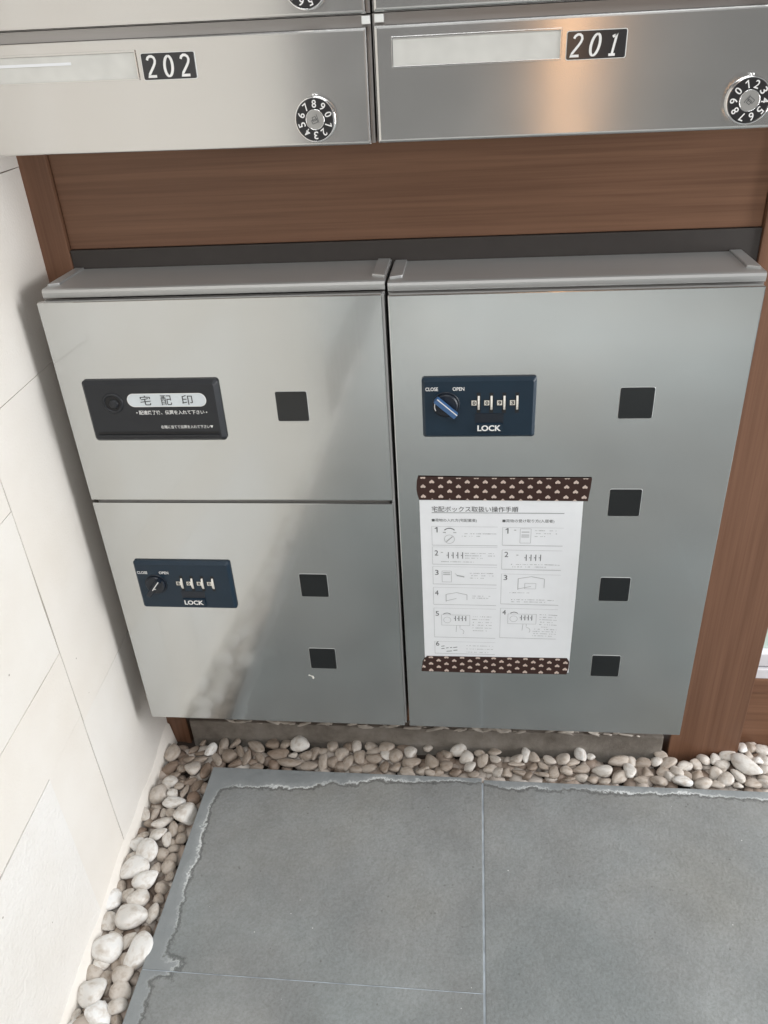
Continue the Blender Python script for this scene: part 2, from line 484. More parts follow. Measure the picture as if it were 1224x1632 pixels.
# ---- floor with paving slabs
floor = structure(bx('floor', 'grout', None, -0.297, 2.6, -4.0, 0.011, FZ - 0.06, FZ - 0.0009))
def slab(x0, x1, y0, y1, mat):
    bm = bmesh.new(); box(bm, x0, x1, y0, y1, FZ - 0.045, FZ)
    bmesh.ops.bevel(bm, geom=bm.edges[:], offset=0.0009, segments=2, profile=0.6, affect='EDGES')
    o = obj('paving_slab', bm, mat, floor)
    return o
slab(-0.298, 0.1011, -0.2820, 0.019, 'slate_a')
slab(-0.298, 0.1011, -0.5815, -0.2831, 'slate_b')
slab(0.1037, 0.5037, -0.584, 0.016, 'slate_c')
slab(0.506, 0.906, -0.284, 0.014, 'slate_c')
slab(0.506, 0.906, -0.584, -0.2865, 'slate')
xs = [-0.298, 0.1025, 0.505, 0.907, 1.309, 1.711]
for i, (xa, xb) in enumerate(zip(xs, xs[1:])):
    for k in range(8):
        y1 = -0.5855 - k * 0.402
        if k == 0 or True: slab(xa + (0 if i == 0 else 0.0012), xb - 0.0012, y1 - 0.400, y1, 'slate')
for k in range(2): slab(0.9082 , 1.3078, -0.284 - k * 0.3, 0.014 - k * 0.3025, 'slate')

# unseen slabs added past the wall end, to lighten the left doors' reflections
for i in range(3):
    for k in range(6):
        slab(-1.612 + i * 0.402, -1.212 + i * 0.402, -1.70 - k * 0.402, -1.30 - k * 0.402, 'slate')

# ---- left stone wall (a little out of square)
ang = math.atan2(-0.452, 0.027)
wall = thing('stone_wall', 'cream white stone block wall on the left, bordering the pebbles', 'wall', (-0.393, 0.11, 0), (0, 0, ang))
bx('joint_backing', 'joint', wall, -0.004, 1.345, -0.06, -0.0012, -0.25, 1.3)
rng = random.Random(4)
def block(u0, u1, z0, z1, mat, dy=0.0):
    g = 0.00042
    bm = bmesh.new()
    # gridded face so the edges can run slightly uneven
    nu, nz = max(2, int((u1 - u0) / 0.05)), max(2, int((z1 - z0) / 0.05))
    grid = []
    for j in range(nz + 1):
        row = []
        for i in range(nu + 1):
            u = u0 + g + (u1 - u0 - 2 * g) * i / nu; z = z0 + g + (z1 - z0 - 2 * g) * j / nz
            if i in (0, nu): u += rng.uniform(-0.0005, 0.0005)
            if j in (0, nz): z += rng.uniform(-0.0005, 0.0005)
            row.append(bm.verts.new((u, dy + rng.uniform(-0.00025, 0.00025), z)))
        grid.append(row)
    for j in range(nz):
        for i in range(nu):
            bm.faces.new((grid[j][i], grid[j][i + 1], grid[j + 1][i + 1], grid[j + 1][i]))
    r = bmesh.ops.extrude_face_region(bm, geom=bm.faces[:])
    for e in r['geom']:
        if isinstance(e, bmesh.types.BMVert): e.co.y -= 0.03
    return obj('stone_block', bm, mat, wall)
block(-0.004, 0.233, -0.25, 0.115, 'stone_b')
block(-0.004, 0.233, 0.115, 0.508, 'stone', 0.0003)
block(-0.004, 0.233, 0.508, 0.707, 'stone')
block(-0.004, 0.233, 0.707, 1.3, 'stone', 0.0003)
block(0.233, 0.33, -0.25, 0.127, 'stone')
block(0.33, 0.78, -0.25, 0.127, 'stone_rough', 0.0012)
block(0.233, 0.78, 0.127, 0.224, 'stone', 0.0002)
block(0.233, 0.78, 0.224, 0.411, 'stone_b', -0.0003)
block(0.233, 0.78, 0.411, 0.86, 'stone')
block(0.233, 0.78, 0.86, 1.3, 'stone_b')
for z0, z1, ua, ub in ((-0.25, 0.2, 0.78, 1.15), (0.2, 0.55, 0.78, 1.0), (0.55, 0.9, 0.78, 1.2), (0.9, 1.3, 0.78, 1.05)):
    block(ua, ub, z0, z1, 'stone'); block(ub, 1.35, z0, z1, 'stone_b')
# mortar fillet where the wall meets the bed
bm = bmesh.new()
prev = None
for i in range(41):
    u = 0.02 + i * 0.018
    h = 0.003 + 0.012 * noise.noise(Vector((u * 14, 0, 0))) ; w = 0.007 + 0.006 * noise.noise(Vector((u * 11, 5, 0)))
    row = [bm.verts.new(p) for p in ((u, -0.004, -0.110 + h), (u, max(0.0015, w * 0.4), -0.113 + h * 0.6), (u, max(0.003, w), -0.150))]
    if prev:
        for a in range(2): bm.faces.new((prev[a], prev[a + 1], row[a + 1], row[a]))
    prev = row
obj('mortar_fillet', bm, 'stone', wall, True)

# ---- pebble bed
rng = random.Random(11)
bm = bmesh.new()
# L-shaped soil sheet with a little relief
def sheet(x0, x1, y0, y1, nx, ny):
    g = [[bm.verts.new((x0 + (x1 - x0) * i / nx, y0 + (y1 - y0) * j / ny,
          -0.151 + 0.006 * noise.noise(Vector((i * 0.7, j * 0.9, x0))))) for i in range(nx + 1)] for j in range(ny + 1)]
    for j in range(ny):
        for i in range(nx): bm.faces.new((g[j][i], g[j][i + 1], g[j + 1][i + 1], g[j + 1][i]))
sheet(-0.40, -0.290, -2.0, 0.0, 6, 80)
sheet(-0.40, 0.95, 0.0, 0.135, 70, 8)
bed = structure(obj('pebble_bed', bm, 'soil', None))

variants = []
for k in range(16):
    bm = bmesh.new()
    bmesh.ops.create_icosphere(bm, subdivisions=3, radius=1.0)
    off = Vector((k * 7.3, k * 3.1, k * 1.7))
    # a few random flattening planes make river-worn facets
    planes = []
    for q in range(8):
        d = Vector((rng.gauss(0, 1), rng.gauss(0, 1), rng.gauss(0, 1))).normalized()
        planes.append((d, rng.uniform(0.45, 0.80)))
    for vtx in bm.verts:
        p = vtx.co.normalized()
        r = 1.0
        for d, h in planes:
            t = p.dot(d)
            if t > h:  # soft clip
                r = min(r, h / t + 0.03)
        r *= 1.0 + 0.26 * noise.noise(p * 0.9 + off) + 0.10 * noise.noise(p * 2.0 + off)
        vtx.co = p * r
    for _ in range(3):
        bmesh.ops.smooth_vert(bm, verts=bm.verts[:], factor=0.5, use_axis_x=True, use_axis_y=True, use_axis_z=True)
    # normalise extents
    for ax in range(3):
        lo = min(vv.co[ax] for vv in bm.verts); hi = max(vv.co[ax] for vv in bm.verts)
        for vv in bm.verts: vv.co[ax] = ((vv.co[ax] - lo) / (hi - lo) - 0.5) * 2
    me = bpy.data.meshes.new('pebble'); bm.to_mesh(me); bm.free()
    me.materials.append(M['pebble'])
    for p in me.polygons: p.use_smooth = True
    variants.append(me)

def tone_col(t):
    t = max(0.0, min(1.0, t * 0.94 + rng.uniform(-0.12, 0.10)))
    stops = [(0.0, (0.20, 0.125, 0.085)), (0.3, (0.29, 0.235, 0.19)), (0.55, (0.47, 0.415, 0.36)), (0.8, (0.68, 0.655, 0.615)), (1.0, (0.82, 0.82, 0.81))]
    for (a, ca), (b_, cb) in zip(stops, stops[1:]):
        if t <= b_:
            f = (t - a) / (b_ - a)
            return tuple(x + (y - x) * f for x, y in zip(ca, cb)) + (1,)
    return stops[-1][1] + (1,)

PEBBLES = [
(-0.3733,0.0521,0.033,0.0194,1.61,0.55),(-0.3697,0.0241,0.0264,0.0162,0.53,0.25),(-0.3502,0.0242,0.019,0.0146,-0.63,0.35),
(-0.3317,0.0208,0.0275,0.0204,1.87,0.7),(-0.3119,0.0218,0.0331,0.013,1.57,0.3),(-0.3141,0.0587,0.0224,0.0133,1.12,0.85),
(-0.3314,0.0551,0.0181,0.0104,0.28,0.3),(-0.3446,0.0619,0.0188,0.0104,1.03,0.3),(-0.3451,0.0425,0.0168,0.0118,0.17,0.4),
(-0.3273,0.0416,0.0206,0.0088,0.28,0.4),(-0.3332,0.0756,0.0112,0.0105,0.79,0.45),(-0.301,0.0438,0.0259,0.0102,-0.86,0.4),
(-0.2967,0.0624,0.0198,0.0103,1.4,0.35),(-0.358,0.0106,0.0186,0.0102,0.4,0.35),(-0.359,-0.0032,0.021,0.0159,0.05,0.7),
(-0.3629,-0.0128,0.0188,0.0087,-0.61,0.65),(-0.3691,-0.0273,0.0292,0.0237,1.44,0.7),(-0.3442,-0.0092,0.0142,0.013,0.52,0.6),
(-0.3302,0,0.0196,0.0101,0.52,0.3),(-0.3177,-0.0061,0.024,0.01,1.4,0.25),(-0.3318,-0.0195,0.025,0.0071,1.41,0.55),
(-0.3471,-0.0261,0.0169,0.0143,1,0.8),(-0.3394,-0.0428,0.0298,0.017,0.05,0.9),(-0.3159,-0.0277,0.0232,0.017,1.57,0.2),
(-0.3152,-0.0605,0.0359,0.0265,1.09,0.75),(-0.3769,-0.0632,0.0234,0.0135,2.05,0.8),(-0.3622,-0.0623,0.0171,0.0141,1.77,0.7),
(-0.3508,-0.0578,0.0167,0.0085,1.68,0.6),(-0.3398,-0.0579,0.0182,0.0127,-0.6,0.65),(-0.3655,-0.0757,0.0121,0.0126,1,0.5),
(-0.3458,-0.0761,0.0291,0.014,0.5,0.85),(-0.3452,-0.095,0.0237,0.0194,0.62,0.9),(-0.3272,-0.0834,0.024,0.0111,1.75,0.55),
(-0.3172,-0.0814,0.0135,0.0097,1.74,0.4),(-0.3305,-0.103,0.0203,0.011,1.75,0.85),(-0.313,-0.0983,0.0159,0.0137,1.08,0.55),
(-0.3682,-0.0978,0.0191,0.0097,0.5,0.6),(-0.3702,-0.1119,0.0222,0.018,0.5,0.85),(-0.3506,-0.1223,0.034,0.026,1.77,0.9),
(-0.317,-0.1138,0.018,0.0109,0.38,0.5),(-0.3289,-0.1245,0.0168,0.0163,1.19,0.55),(-0.37,-0.1348,0.0192,0.0178,0.98,0.7),
(-0.3158,-0.1308,0.018,0.0135,0.26,0.5),(-0.3146,-0.1418,0.0204,0.0161,1.74,0.6),(-0.3306,-0.1456,0.017,0.0148,1.4,0.6),
(-0.3584,-0.15,0.0374,0.0231,0.49,0.9),(-0.3223,-0.104,0.0117,0.0082,1.74,0.5),(-0.3733,-0.0876,0.0144,0.0112,1,0.2),
(-0.3642,-0.049,0.0162,0.01,0.06,0.5),(-0.3426,0.0011,0.0112,0.0087,0.05,0.3),(-0.3088,-0.1551,0.0138,0.0093,1.17,0.45),
(-0.3377,-0.1647,0.0326,0.0253,0.26,0.9),(-0.3706,-0.1755,0.0171,0.015,0.48,0.6),(-0.3546,-0.1861,0.019,0.0148,0.95,0.7),
(-0.3364,-0.1907,0.0277,0.0206,1.18,0.85),(-0.3739,-0.1966,0.031,0.0253,1.8,0.97),(-0.3146,-0.1728,0.0162,0.0147,1.17,0.5),
(-0.313,-0.187,0.0128,0.0117,0.26,0.5),(-0.313,-0.208,0.0257,0.0174,1.57,0.65),(-0.3383,-0.2178,0.0401,0.0277,-0.1,0.92),
(-0.3645,-0.2236,0.0214,0.0161,1.8,0.85),(-0.3488,-0.2319,0.0137,0.0102,1.6,0.5),(-0.3506,-0.2406,0.0197,0.013,-0.52,0.6),
(-0.3314,-0.2458,0.0223,0.0129,1.16,0.8),(-0.3148,-0.2323,0.0169,0.0129,1.04,0.4),(-0.3095,-0.2589,0.0426,0.027,1.47,0.9),
(-0.3533,-0.2581,0.0393,0.0303,-0.02,0.98),(-0.3519,-0.2755,0.0188,0.0143,0.07,0.9),(-0.3581,-0.288,0.0204,0.02,1.4,0.7),
(-0.3406,-0.2904,0.0177,0.0128,1.79,0.55),(-0.3332,-0.2742,0.0178,0.0128,0.25,0.35),(-0.3214,-0.2879,0.0247,0.0226,0.07,0.7),
(-0.3177,-0.3035,0.0234,0.0196,0.34,0.65),(-0.3524,-0.31,0.0352,0.0297,0.07,0.99),(-0.3152,-0.3205,0.0227,0.0208,-0.36,0.65),
(-0.3353,-0.3225,0.0142,0.0084,0.34,0.85),(-0.3297,-0.3343,0.0251,0.0278,0.88,0.97),(-0.3598,-0.3337,0.0147,0.0098,1.39,0.85),
(-0.3512,-0.338,0.0144,0.0126,0.89,0.55),(-0.3106,-0.3351,0.0117,0.0166,0.88,0.5),(-0.3476,-0.3267,0.0124,0.0084,0.24,0.5),
(-0.3259,-0.27,0.0196,0.0128,1.78,0.5),(-0.3527,-0.2015,0.0116,0.0103,0.94,0.5),(-0.3358,-0.3019,0.011,0.0113,0.07,0.45),
(-0.2987,0.0687,0.031,0.0131,1.56,0.4),(-0.2809,0.0759,0.0199,0.0115,1,0.45),(-0.284,0.0509,0.0239,0.0195,0.05,0.35),
(-0.2686,0.0599,0.023,0.0097,-1.06,0.45),(-0.2559,0.0483,0.0278,0.0129,1.46,0.4),(-0.2454,0.0713,0.0307,0.0146,-0.68,0.45),
(-0.2449,0.0428,0.0152,0.0112,0.52,0.3),(-0.2353,0.0493,0.0227,0.0112,-0.95,0.45),(-0.221,0.0788,0.0209,0.0162,0.05,0.4),
(-0.2009,0.0806,0.0194,0.0162,0.05,0.55),(-0.1778,0.0767,0.0282,0.0209,0.28,0.95),(-0.2086,0.0588,0.0313,0.0177,0.16,0.4),
(-0.1851,0.0567,0.0139,0.008,0.28,0.65),(-0.165,0.0569,0.0205,0.0143,0.05,0.5),(-0.1875,0.0418,0.036,0.0159,-0.16,0.4),
(-0.1516,0.0616,0.0263,0.0143,1.75,0.4),(-0.1406,0.0683,0.0174,0.0128,0.05,0.45),(-0.1561,0.0374,0.0264,0.0142,0.05,0.4),
(-0.136,0.0444,0.0279,0.0126,1.52,0.5),(-0.1223,0.047,0.0204,0.0157,1.58,0.4),(-0.126,0.0772,0.0226,0.016,1.59,0.55),
(-0.111,0.0616,0.0242,0.0174,1.02,0.45),(-0.1016,0.0784,0.019,0.016,0.05,0.4),(-0.0889,0.079,0.0263,0.0128,1.56,0.6),
(-0.0988,0.0463,0.0255,0.0125,1.27,0.4),(-0.0826,0.059,0.026,0.0158,1.56,0.45),(-0.0659,0.0863,0.0206,0.0144,0.05,0.5),
(-0.0626,0.0709,0.0235,0.0111,0.05,0.45),(-0.0594,0.0562,0.0249,0.0141,0.05,0.4),(-0.0424,0.0896,0.0238,0.0191,0.05,0.65),
(-0.0414,0.0631,0.0187,0.0157,0.05,0.7),(-0.0275,0.0638,0.026,0.0189,1.52,0.45),(-0.0163,0.0805,0.0223,0.0143,-0.18,0.4),
(-0.006,0.0689,0.0187,0.0173,0.05,0.8),(-0.0077,0.0489,0.0184,0.0156,0.05,0.45),(-0.0424,0.0413,0.022,0.0124,1.38,0.45),
(-0.0271,0.0421,0.0203,0.0155,0.89,0.4),(-0.0849,0.0353,0.0215,0.0125,0.05,0.4),(-0.0667,0.0381,0.0245,0.0125,0.05,0.35),
(-0.2708,0.0375,0.0214,0.0129,0.76,0.25),(-0.2363,0.0333,0.0188,0.0096,0.05,0.35),(-0.2105,0.0386,0.0188,0.0159,1.65,0.3),
(-0.1087,0.0399,0.0185,0.0125,0.05,0.35),(-0.0021,0.0513,0.0271,0.0137,0.27,0.55),(0.0202,0.0804,0.0138,0.0102,0.28,0.7),
(0.0255,0.0556,0.0269,0.0182,-1.1,0.5),(0.0487,0.0701,0.0186,0.0161,-0.39,0.55),(0.0674,0.0822,0.0258,0.0175,0.38,0.75),
(0.078,0.064,0.0212,0.0174,0.48,0.7),(0.0839,0.0472,0.0186,0.0127,0.48,0.7),(0.099,0.0737,0.0171,0.0115,0.05,0.65),
(0.1024,0.0595,0.0242,0.0128,1.36,0.65),(0.1205,0.0777,0.02,0.012,-0.18,0.6),(0.1211,0.065,0.0176,0.0114,-0.62,0.6),
(0.1142,0.0459,0.0224,0.0136,0.27,0.5),(0.1262,0.0393,0.0184,0.0135,0.66,0.6),(0.138,0.0399,0.0213,0.0136,1.12,0.5),
(0.1534,0.0666,0.0214,0.016,0.91,0.55),(0.167,0.0731,0.0244,0.0115,1.45,0.8),(0.1529,0.0558,0.0241,0.0082,0.05,0.6),
(0.1566,0.0409,0.0195,0.01,0.05,0.5),(0.1777,0.069,0.0199,0.0129,-1.03,0.65),(0.1769,0.0548,0.0198,0.0114,0.81,0.4),
(0.1889,0.0404,0.0216,0.0113,0.05,0.4),(0.2016,0.0662,0.0195,0.0138,-0.42,0.65),(0.1921,0.0555,0.0177,0.0114,-0.63,0.5),
(0.2065,0.0452,0.0215,0.0136,1.09,0.35),(0.2214,0.0683,0.0207,0.0175,0.88,0.75),(0.2476,0.0765,0.0274,0.0162,-1.55,0.85),
(0.2349,0.0634,0.0221,0.0115,0.56,0.65),(0.2622,0.075,0.012,0.0093,-0.42,0.75),(0.2238,0.0477,0.0173,0.0137,0.05,0.55),
(0.2457,0.0516,0.0242,0.0119,0.16,0.55),(0.2752,0.0487,0.0274,0.0161,-0.06,0.75),(0.244,0.0362,0.0189,0.0114,-0.06,0.6),
(0.2607,0.0343,0.0187,0.0114,0.46,0.5),(0.3016,0.0696,0.0297,0.0163,0.27,0.65),(0.3189,0.0704,0.0177,0.014,-0.91,0.6),
(0.3143,0.0496,0.0264,0.0148,-1.53,0.85),(0.2972,0.04,0.0263,0.0174,0.77,0.55),(0.3357,0.0685,0.0237,0.014,0.05,0.5),
(0.3392,0.052,0.0173,0.0148,-1.12,0.45),(0.3552,0.0706,0.0171,0.015,-1.04,0.75),(0.3658,0.0813,0.0225,0.0132,-0.45,0.65),
(0.3716,0.0675,0.0261,0.0141,0.62,0.65),(0.353,0.0365,0.0237,0.0129,-0.43,0.55),(0.3625,0.0532,0.0193,0.013,0.45,0.55),
(0.3693,0.0454,0.0168,0.013,-0.92,0.7),(0.382,0.0526,0.0224,0.0177,-1.15,0.8),(0.3847,0.034,0.0264,0.0139,-0.06,0.9),
(0.3942,0.0648,0.0227,0.0141,0.27,0.7),(0.4115,0.0668,0.0169,0.0132,-0.96,0.75),(0.4236,0.0774,0.0194,0.0143,-0.72,0.85),
(0.4407,0.0783,0.0198,0.0144,0.87,0.8),(0.4609,0.085,0.0265,0.0154,0.36,0.9),(0.3947,0.0479,0.0137,0.0117,-0.44,0.5),
(0.4086,0.0486,0.019,0.0164,0.74,0.45),(0.4136,0.0344,0.0245,0.0163,0.26,0.65),(0.4353,0.0532,0.0176,0.0179,-0.71,0.7),
(0.4483,0.0687,0.0211,0.0134,0.05,0.7),(0.4462,0.0603,0.0126,0.0104,0.05,0.6),(0.4468,0.0415,0.025,0.0179,0.97,0.75),
(0.4848,0.1016,0.0231,0.0127,1.25,0.9),(0.4972,0.1051,0.0192,0.0157,-1.02,0.7),(0.4902,0.0876,0.0196,0.0146,-1.42,0.75),
(0.5127,0.1001,0.018,0.0157,-0.2,0.7),(0.48,0.0659,0.0442,0.0264,-0.94,0.97),(0.5002,0.0785,0.0148,0.0155,-0.75,0.9),
(0.4648,0.0478,0.0249,0.0123,-1.09,0.8),(0.509,0.0801,0.0169,0.0194,0.05,0.75),(0.504,0.0633,0.0209,0.0193,0.05,0.8),
(0.482,0.0365,0.0245,0.0151,0.26,0.7),(0.4973,0.0362,0.0164,0.019,0.05,0.9),(0.4609,0.0333,0.0142,0.0118,-0.44,0.7),
(0.4326,0.0339,0.0186,0.0117,0.05,0.6),(0.0494,0.0482,0.0217,0.0159,0.68,0.45),(0.0629,0.0377,0.0176,0.0135,0.05,0.4),
(0.0366,0.0363,0.0198,0.0135,0.86,0.35),(0.0144,0.038,0.0206,0.0136,0.49,0.45),(-0.0075,0.0341,0.0221,0.0135,0.05,0.4),
(0.0256,0.0341,0.0178,0.0113,-0.17,0.6),(0.0892,0.0335,0.0174,0.0099,0.05,0.5),(0.1672,0.0376,0.0162,0.0127,0.47,0.4),
(0.2773,0.0325,0.0169,0.01,0.05,0.5),(0.2268,0.0336,0.0171,0.01,0.05,0.45),(0.3283,0.0379,0.019,0.0115,0.05,0.5),
]

for i, (x, y, ln, wd, a, t) in enumerate(PEBBLES):
    o = bpy.data.objects.new('pebble', variants[(i * 7 + int(t * 50)) % len(variants)])
    C.objects.link(o); o.parent = bed
    h = wd * rng.uniform(0.62, 0.85)
    z = -0.1335 + 0.009 * (t - 0.5) + min(0.006, ln * 0.12)
    y = min(y, 0.085 - wd * 0.45 if x < 0.365 else 0.118 - wd * 0.45)
    o.location = (x, y, z)
    o.rotation_euler = (rng.uniform(-0.35, 0.35), rng.uniform(-0.3, 0.3), a)
    o.scale = (ln * 0.545, wd * 0.60, h * 0.56)
    o.color = tone_col(t)

# lower layer and the bed beyond the frame, too buried to tell apart
def fill(name, spots, k=1.0, mat='pebble_low'):
    bm = bmesh.new()
    base = bmesh.new(); bmesh.ops.create_icosphere(base, subdivisions=2, radius=1.0)
    bv = [v.co.copy() for v in base.verts]; bf = [[v.index for v in f.verts] for f in base.faces]; base.free()
    for (x, y, z) in spots:
        s = rng.uniform(0.007, 0.012) * k
        mt = Matrix.Translation((x, y, z)) @ Matrix.Rotation(rng.uniform(0, 6.28), 4, 'Z') @ Matrix.Rotation(rng.uniform(-0.6, 0.6), 4, 'X') @ Matrix.Diagonal((s * rng.uniform(1, 1.45), s, s * 0.72, 1))
        of = Vector((rng.uniform(0, 99), 0, 0))
        vs = [bm.verts.new(mt @ (c_ * (1 + 0.22 * noise.noise(c_ * 1.1 + of)))) for c_ in bv]
        for f in bf: bm.faces.new([vs[q] for q in f])
    return stuff(obj(name, bm, mat, bed, True))
sp = []
for i in range(620):
    if i % 2: sp.append((rng.uniform(-0.375, 0.56), rng.uniform(0.026, 0.075), rng.uniform(-0.1475, -0.139)))
    else: 
        y = rng.uniform(-0.40, 0.02); sp.append((rng.uniform(-0.383 - y * 0.06, -0.306), y, rng.uniform(-0.1475, -0.139)))
for i in range(110): sp.append((rng.uniform(0.47, 0.62), rng.uniform(0.025, 0.112), rng.uniform(-0.147, -0.134)))
fill('buried_pebbles', sp)
# the strip runs on along the wall towards the entrance
sp = []
for i in range(520):
    y = -0.345 - 1.5 * rng.random() ** 1.1
    sp.append((rng.uniform(-0.374 - (y + 0.12) * 0.062, -0.306), y, rng.uniform(-0.146, -0.128)))
fill('pebbles_towards_entrance', sp, 1.45, 'pebble_far')

# ---- concrete kerb under the lockers with a crumbly mortar line
kerb = structure(bx('concrete_kerb', 'concrete', None, -0.352, 0.3655, 0.085, 0.12, -0.20, -0.0945, 0.002))
bm = bmesh.new()
for i in range(85):
    x = rng.uniform(-0.29, 0.33)
    if rng.random() < 0.35: continue
    s = rng.uniform(0.0015, 0.0045)
    mt = Matrix.Translation((x, 0.0845 + rng.uniform(-0.0008, 0.004), -0.0935 + rng.uniform(-0.001, 0.0035))) @ Matrix.Rotation(rng.uniform(-0.4, 0.4), 4, 'Y') @ Matrix.Diagonal((s * rng.uniform(1.5, 4.5), s * 0.7, s * 0.6, 1))
    bmesh.ops.create_icosphere(bm, subdivisions=1, radius=1.0, matrix=mt)
for v_ in bm.verts: v_.co += Vector((rng.uniform(-1, 1), rng.uniform(-1, 1), rng.uniform(-1, 1))) * 0.0007
stuff(obj('mortar_crumbs', bm, 'mortar', kerb))

# ---- walnut panelling behind the boxes
wp = thing('wood_panelling', 'reddish brown wood grain panelling framing the mailboxes and lockers', 'panelling', (0, 0.1, -0.12))
def wpx(name, mat, x0, x1, y0, y1, z0, z1, bev=0.0008): return bx(name, mat, wp, x0, x1, y0 - 0.1, y1 - 0.1, z0 + 0.12, z1 + 0.12, bev)
wpx('board', 'wood_x', -0.3595, 0.3755, 0.0975, 0.115, 0.6195, 1.25)
wpx('post', 'wood_z', -0.396, -0.3600, 0.092, 0.115, -0.19, 1.25, 0.0015)
wpx('post', 'wood_z', 0.3760, 0.4745, 0.090, 0.16, -0.19, 1.25, 0.0015)
wpx('seal_strip', 'dark_strip', -0.3597, 0.3757, 0.0940, 0.112, 0.585, 0.6190)
wpx('lower_board', 'wood_x', -0.3595, 0.3755, 0.0995, 0.115, -0.093, 0.584)
wpx('lower_board', 'wood_x', 0.4750, 1.10, 0.1200, 0.16, -0.19, -0.0335, 0.0015)
wpx('rail', 'wood_x', 0.4750, 1.10, 0.1170, 0.16, -0.0330, -0.0060, 0.002)

# ---- white framed window right of the post
wn = thing('window', 'white framed window at the right edge beside the brown post', 'window', (0.48, 0.13, -0.006))
bx('sill', 'white_frame', wn, -0.0045, 0.62, -0.012, 0.03, 0.0005, 0.0175, 0.0015)
bx('track_gap', 'black_gap', wn, -0.0045, 0.62, -0.004, 0.03, 0.0180, 0.0205)
bx('sash_rail', 'white_frame', wn, -0.0045, 0.62, -0.009, 0.03, 0.0210, 0.0430, 0.0015)
bx('jamb', 'white_frame', wn, -0.0045, 0.003, -0.009, 0.03, 0.0435, 0.95, 0.001)
M['glass'] = plain('pale_green_frosted_glass', (0.52, 0.62, 0.56), 0.25)
bx('pane', 'glass', wn, 0.0035, 0.62, 0.004, 0.009, 0.0435, 0.95)

# ================================================================== MAILBOXES
def numeral(ch):
    """centre-line strokes of the plate digits in a 1 x 2 cell"""
    if ch == '2':
        p = [(0.08, 1.62), (0.16, 1.84), (0.36, 1.97), (0.58, 1.96), (0.78, 1.82), (0.87, 1.58), (0.82, 1.30), (0.66, 1.00), (0.44, 0.66), (0.22, 0.32), (0.06, 0.09), (0.92, 0.09)]
        return [p]
    if ch == '0':
        return [[(0.5 + 0.40 * math.sin(2 * math.pi * i / 28), 1.0 + 0.94 * math.cos(2 * math.pi * i / 28)) for i in range(29)]]
    if ch == '1':
        return [[(0.22, 1.62), (0.40, 1.74), (0.55, 1.95), (0.55, 0.07)], [(0.24, 0.06), (0.86, 0.06)]]

def digits_mesh(name, s, mat, parent, x0, z0, w, h, pitch, y, lw, shear=0.0):
    bm = bmesh.new()
    for k, ch in enumerate(s):
        for stroke in numeral(ch):
            pts = [(x0 + k * pitch + (px + shear * (pz - 1)) * w, z0 + pz / 2 * h) for px, pz in stroke]
            n = len(pts); left, right = [], []
            for i, p in enumerate(pts):
                a = Vector(pts[max(i - 1, 0)]); c_ = Vector(pts[min(i + 1, n - 1)])
                t = (c_ - a).normalized(); nn = Vector((-t.y, t.x))
                thick = lw * (1.0 if ch != '0' else (0.72 + 0.42 * abs(nn.x)))
                left.append(Vector(p) + nn * thick / 2); right.append(Vector(p) - nn * thick / 2)
            lv = [bm.verts.new((q.x, y, q.y)) for q in left]; rv = [bm.verts.new((q.x, y, q.y)) for q in right]
            for i in range(n - 1): bm.faces.new((lv[i], rv[i], rv[i + 1], lv[i + 1]))
            y -= 0.00003
    return obj(name, bm, mat, parent)

def dial(parent, cx, cz, zero_deg, y0=0.0):
    """combination dial; zero_deg is where the 0 sits, clockwise from the top"""
    d = disc('dial', 'dial_black', parent, cx, cz, 0.0168, y0 - 0.0085, y0 - 0.001, 0.0008, 56)
    annulus('chrome_ring', 'chrome', d, cx, cz, 0.0164, 0.0180, y0 - 0.0078, y0, 56)
    annulus('hub_ring', 'chrome', d, cx, cz, 0.0076, 0.0083, y0 - 0.0090, y0 - 0.0083, 40)
    disc('hub', 'dial_hub', d, cx, cz, 0.0077, y0 - 0.0089, y0 - 0.0080, 0.0002, 40)
    bm = bmesh.new()
    for k in range(10):
        a = R(zero_deg + 36 * k)
        me = text_mesh(str(k), 1.0, 0, 0.012)
        me = fit(me, -0.0019 if k != 1 else -0.0014, 0.0019 if k != 1 else 0.0014, -0.0031, 0.0031, 0.0)
        ca, sa = math.cos(a), math.sin(a)
        for v_ in me.vertices:
            x, z = v_.co.x, v_.co.z + 0.0124
            v_.co = (cx + x * ca + z * sa, y0 - 0.00862, cz - x * sa + z * ca)
        bm.from_mesh(me); bpy.data.meshes.remove(me)
    obj('numerals', bm, 'white_print', d)
    # maker's emblem pressed into the hub: two small interlocked squares
    bm = bmesh.new()
    ex = lambda x, z: (cx + x * math.cos(R(zero_deg)) + z * math.sin(R(zero_deg)), cz - x * math.sin(R(zero_deg)) + z * math.cos(R(zero_deg)))
    def sq(x0, x1, z0, z1):
        c4 = [(x0, z0), (x1, z0), (x1, z1), (x0, z1)]
        for p, q in zip(c4, c4[1:] + c4[:1]): line(bm, *ex(*p), *ex(*q), 0.00045, y0 - 0.00915)
    sq(-0.0024, 0.0006, -0.0018, 0.0012); sq(-0.0004, 0.0026, -0.0030, 0.0018)
    line(bm, *ex(-0.0036, 0.0026), *ex(0.0034, 0.0026), 0.00045, y0 - 0.00915)
    obj('emblem', bm, 'grey_print', d)
    bm = bmesh.new()
    for s in (-0.0011, 0.0011):
        bmesh.ops.create_icosphere(bm, subdivisions=2, radius=0.0010, matrix=Matrix.Translation((cx + s, y0 - 0.003, cz + 0.0190)))
    obj('index_mark', bm, 'chrome', d, True)
    return d

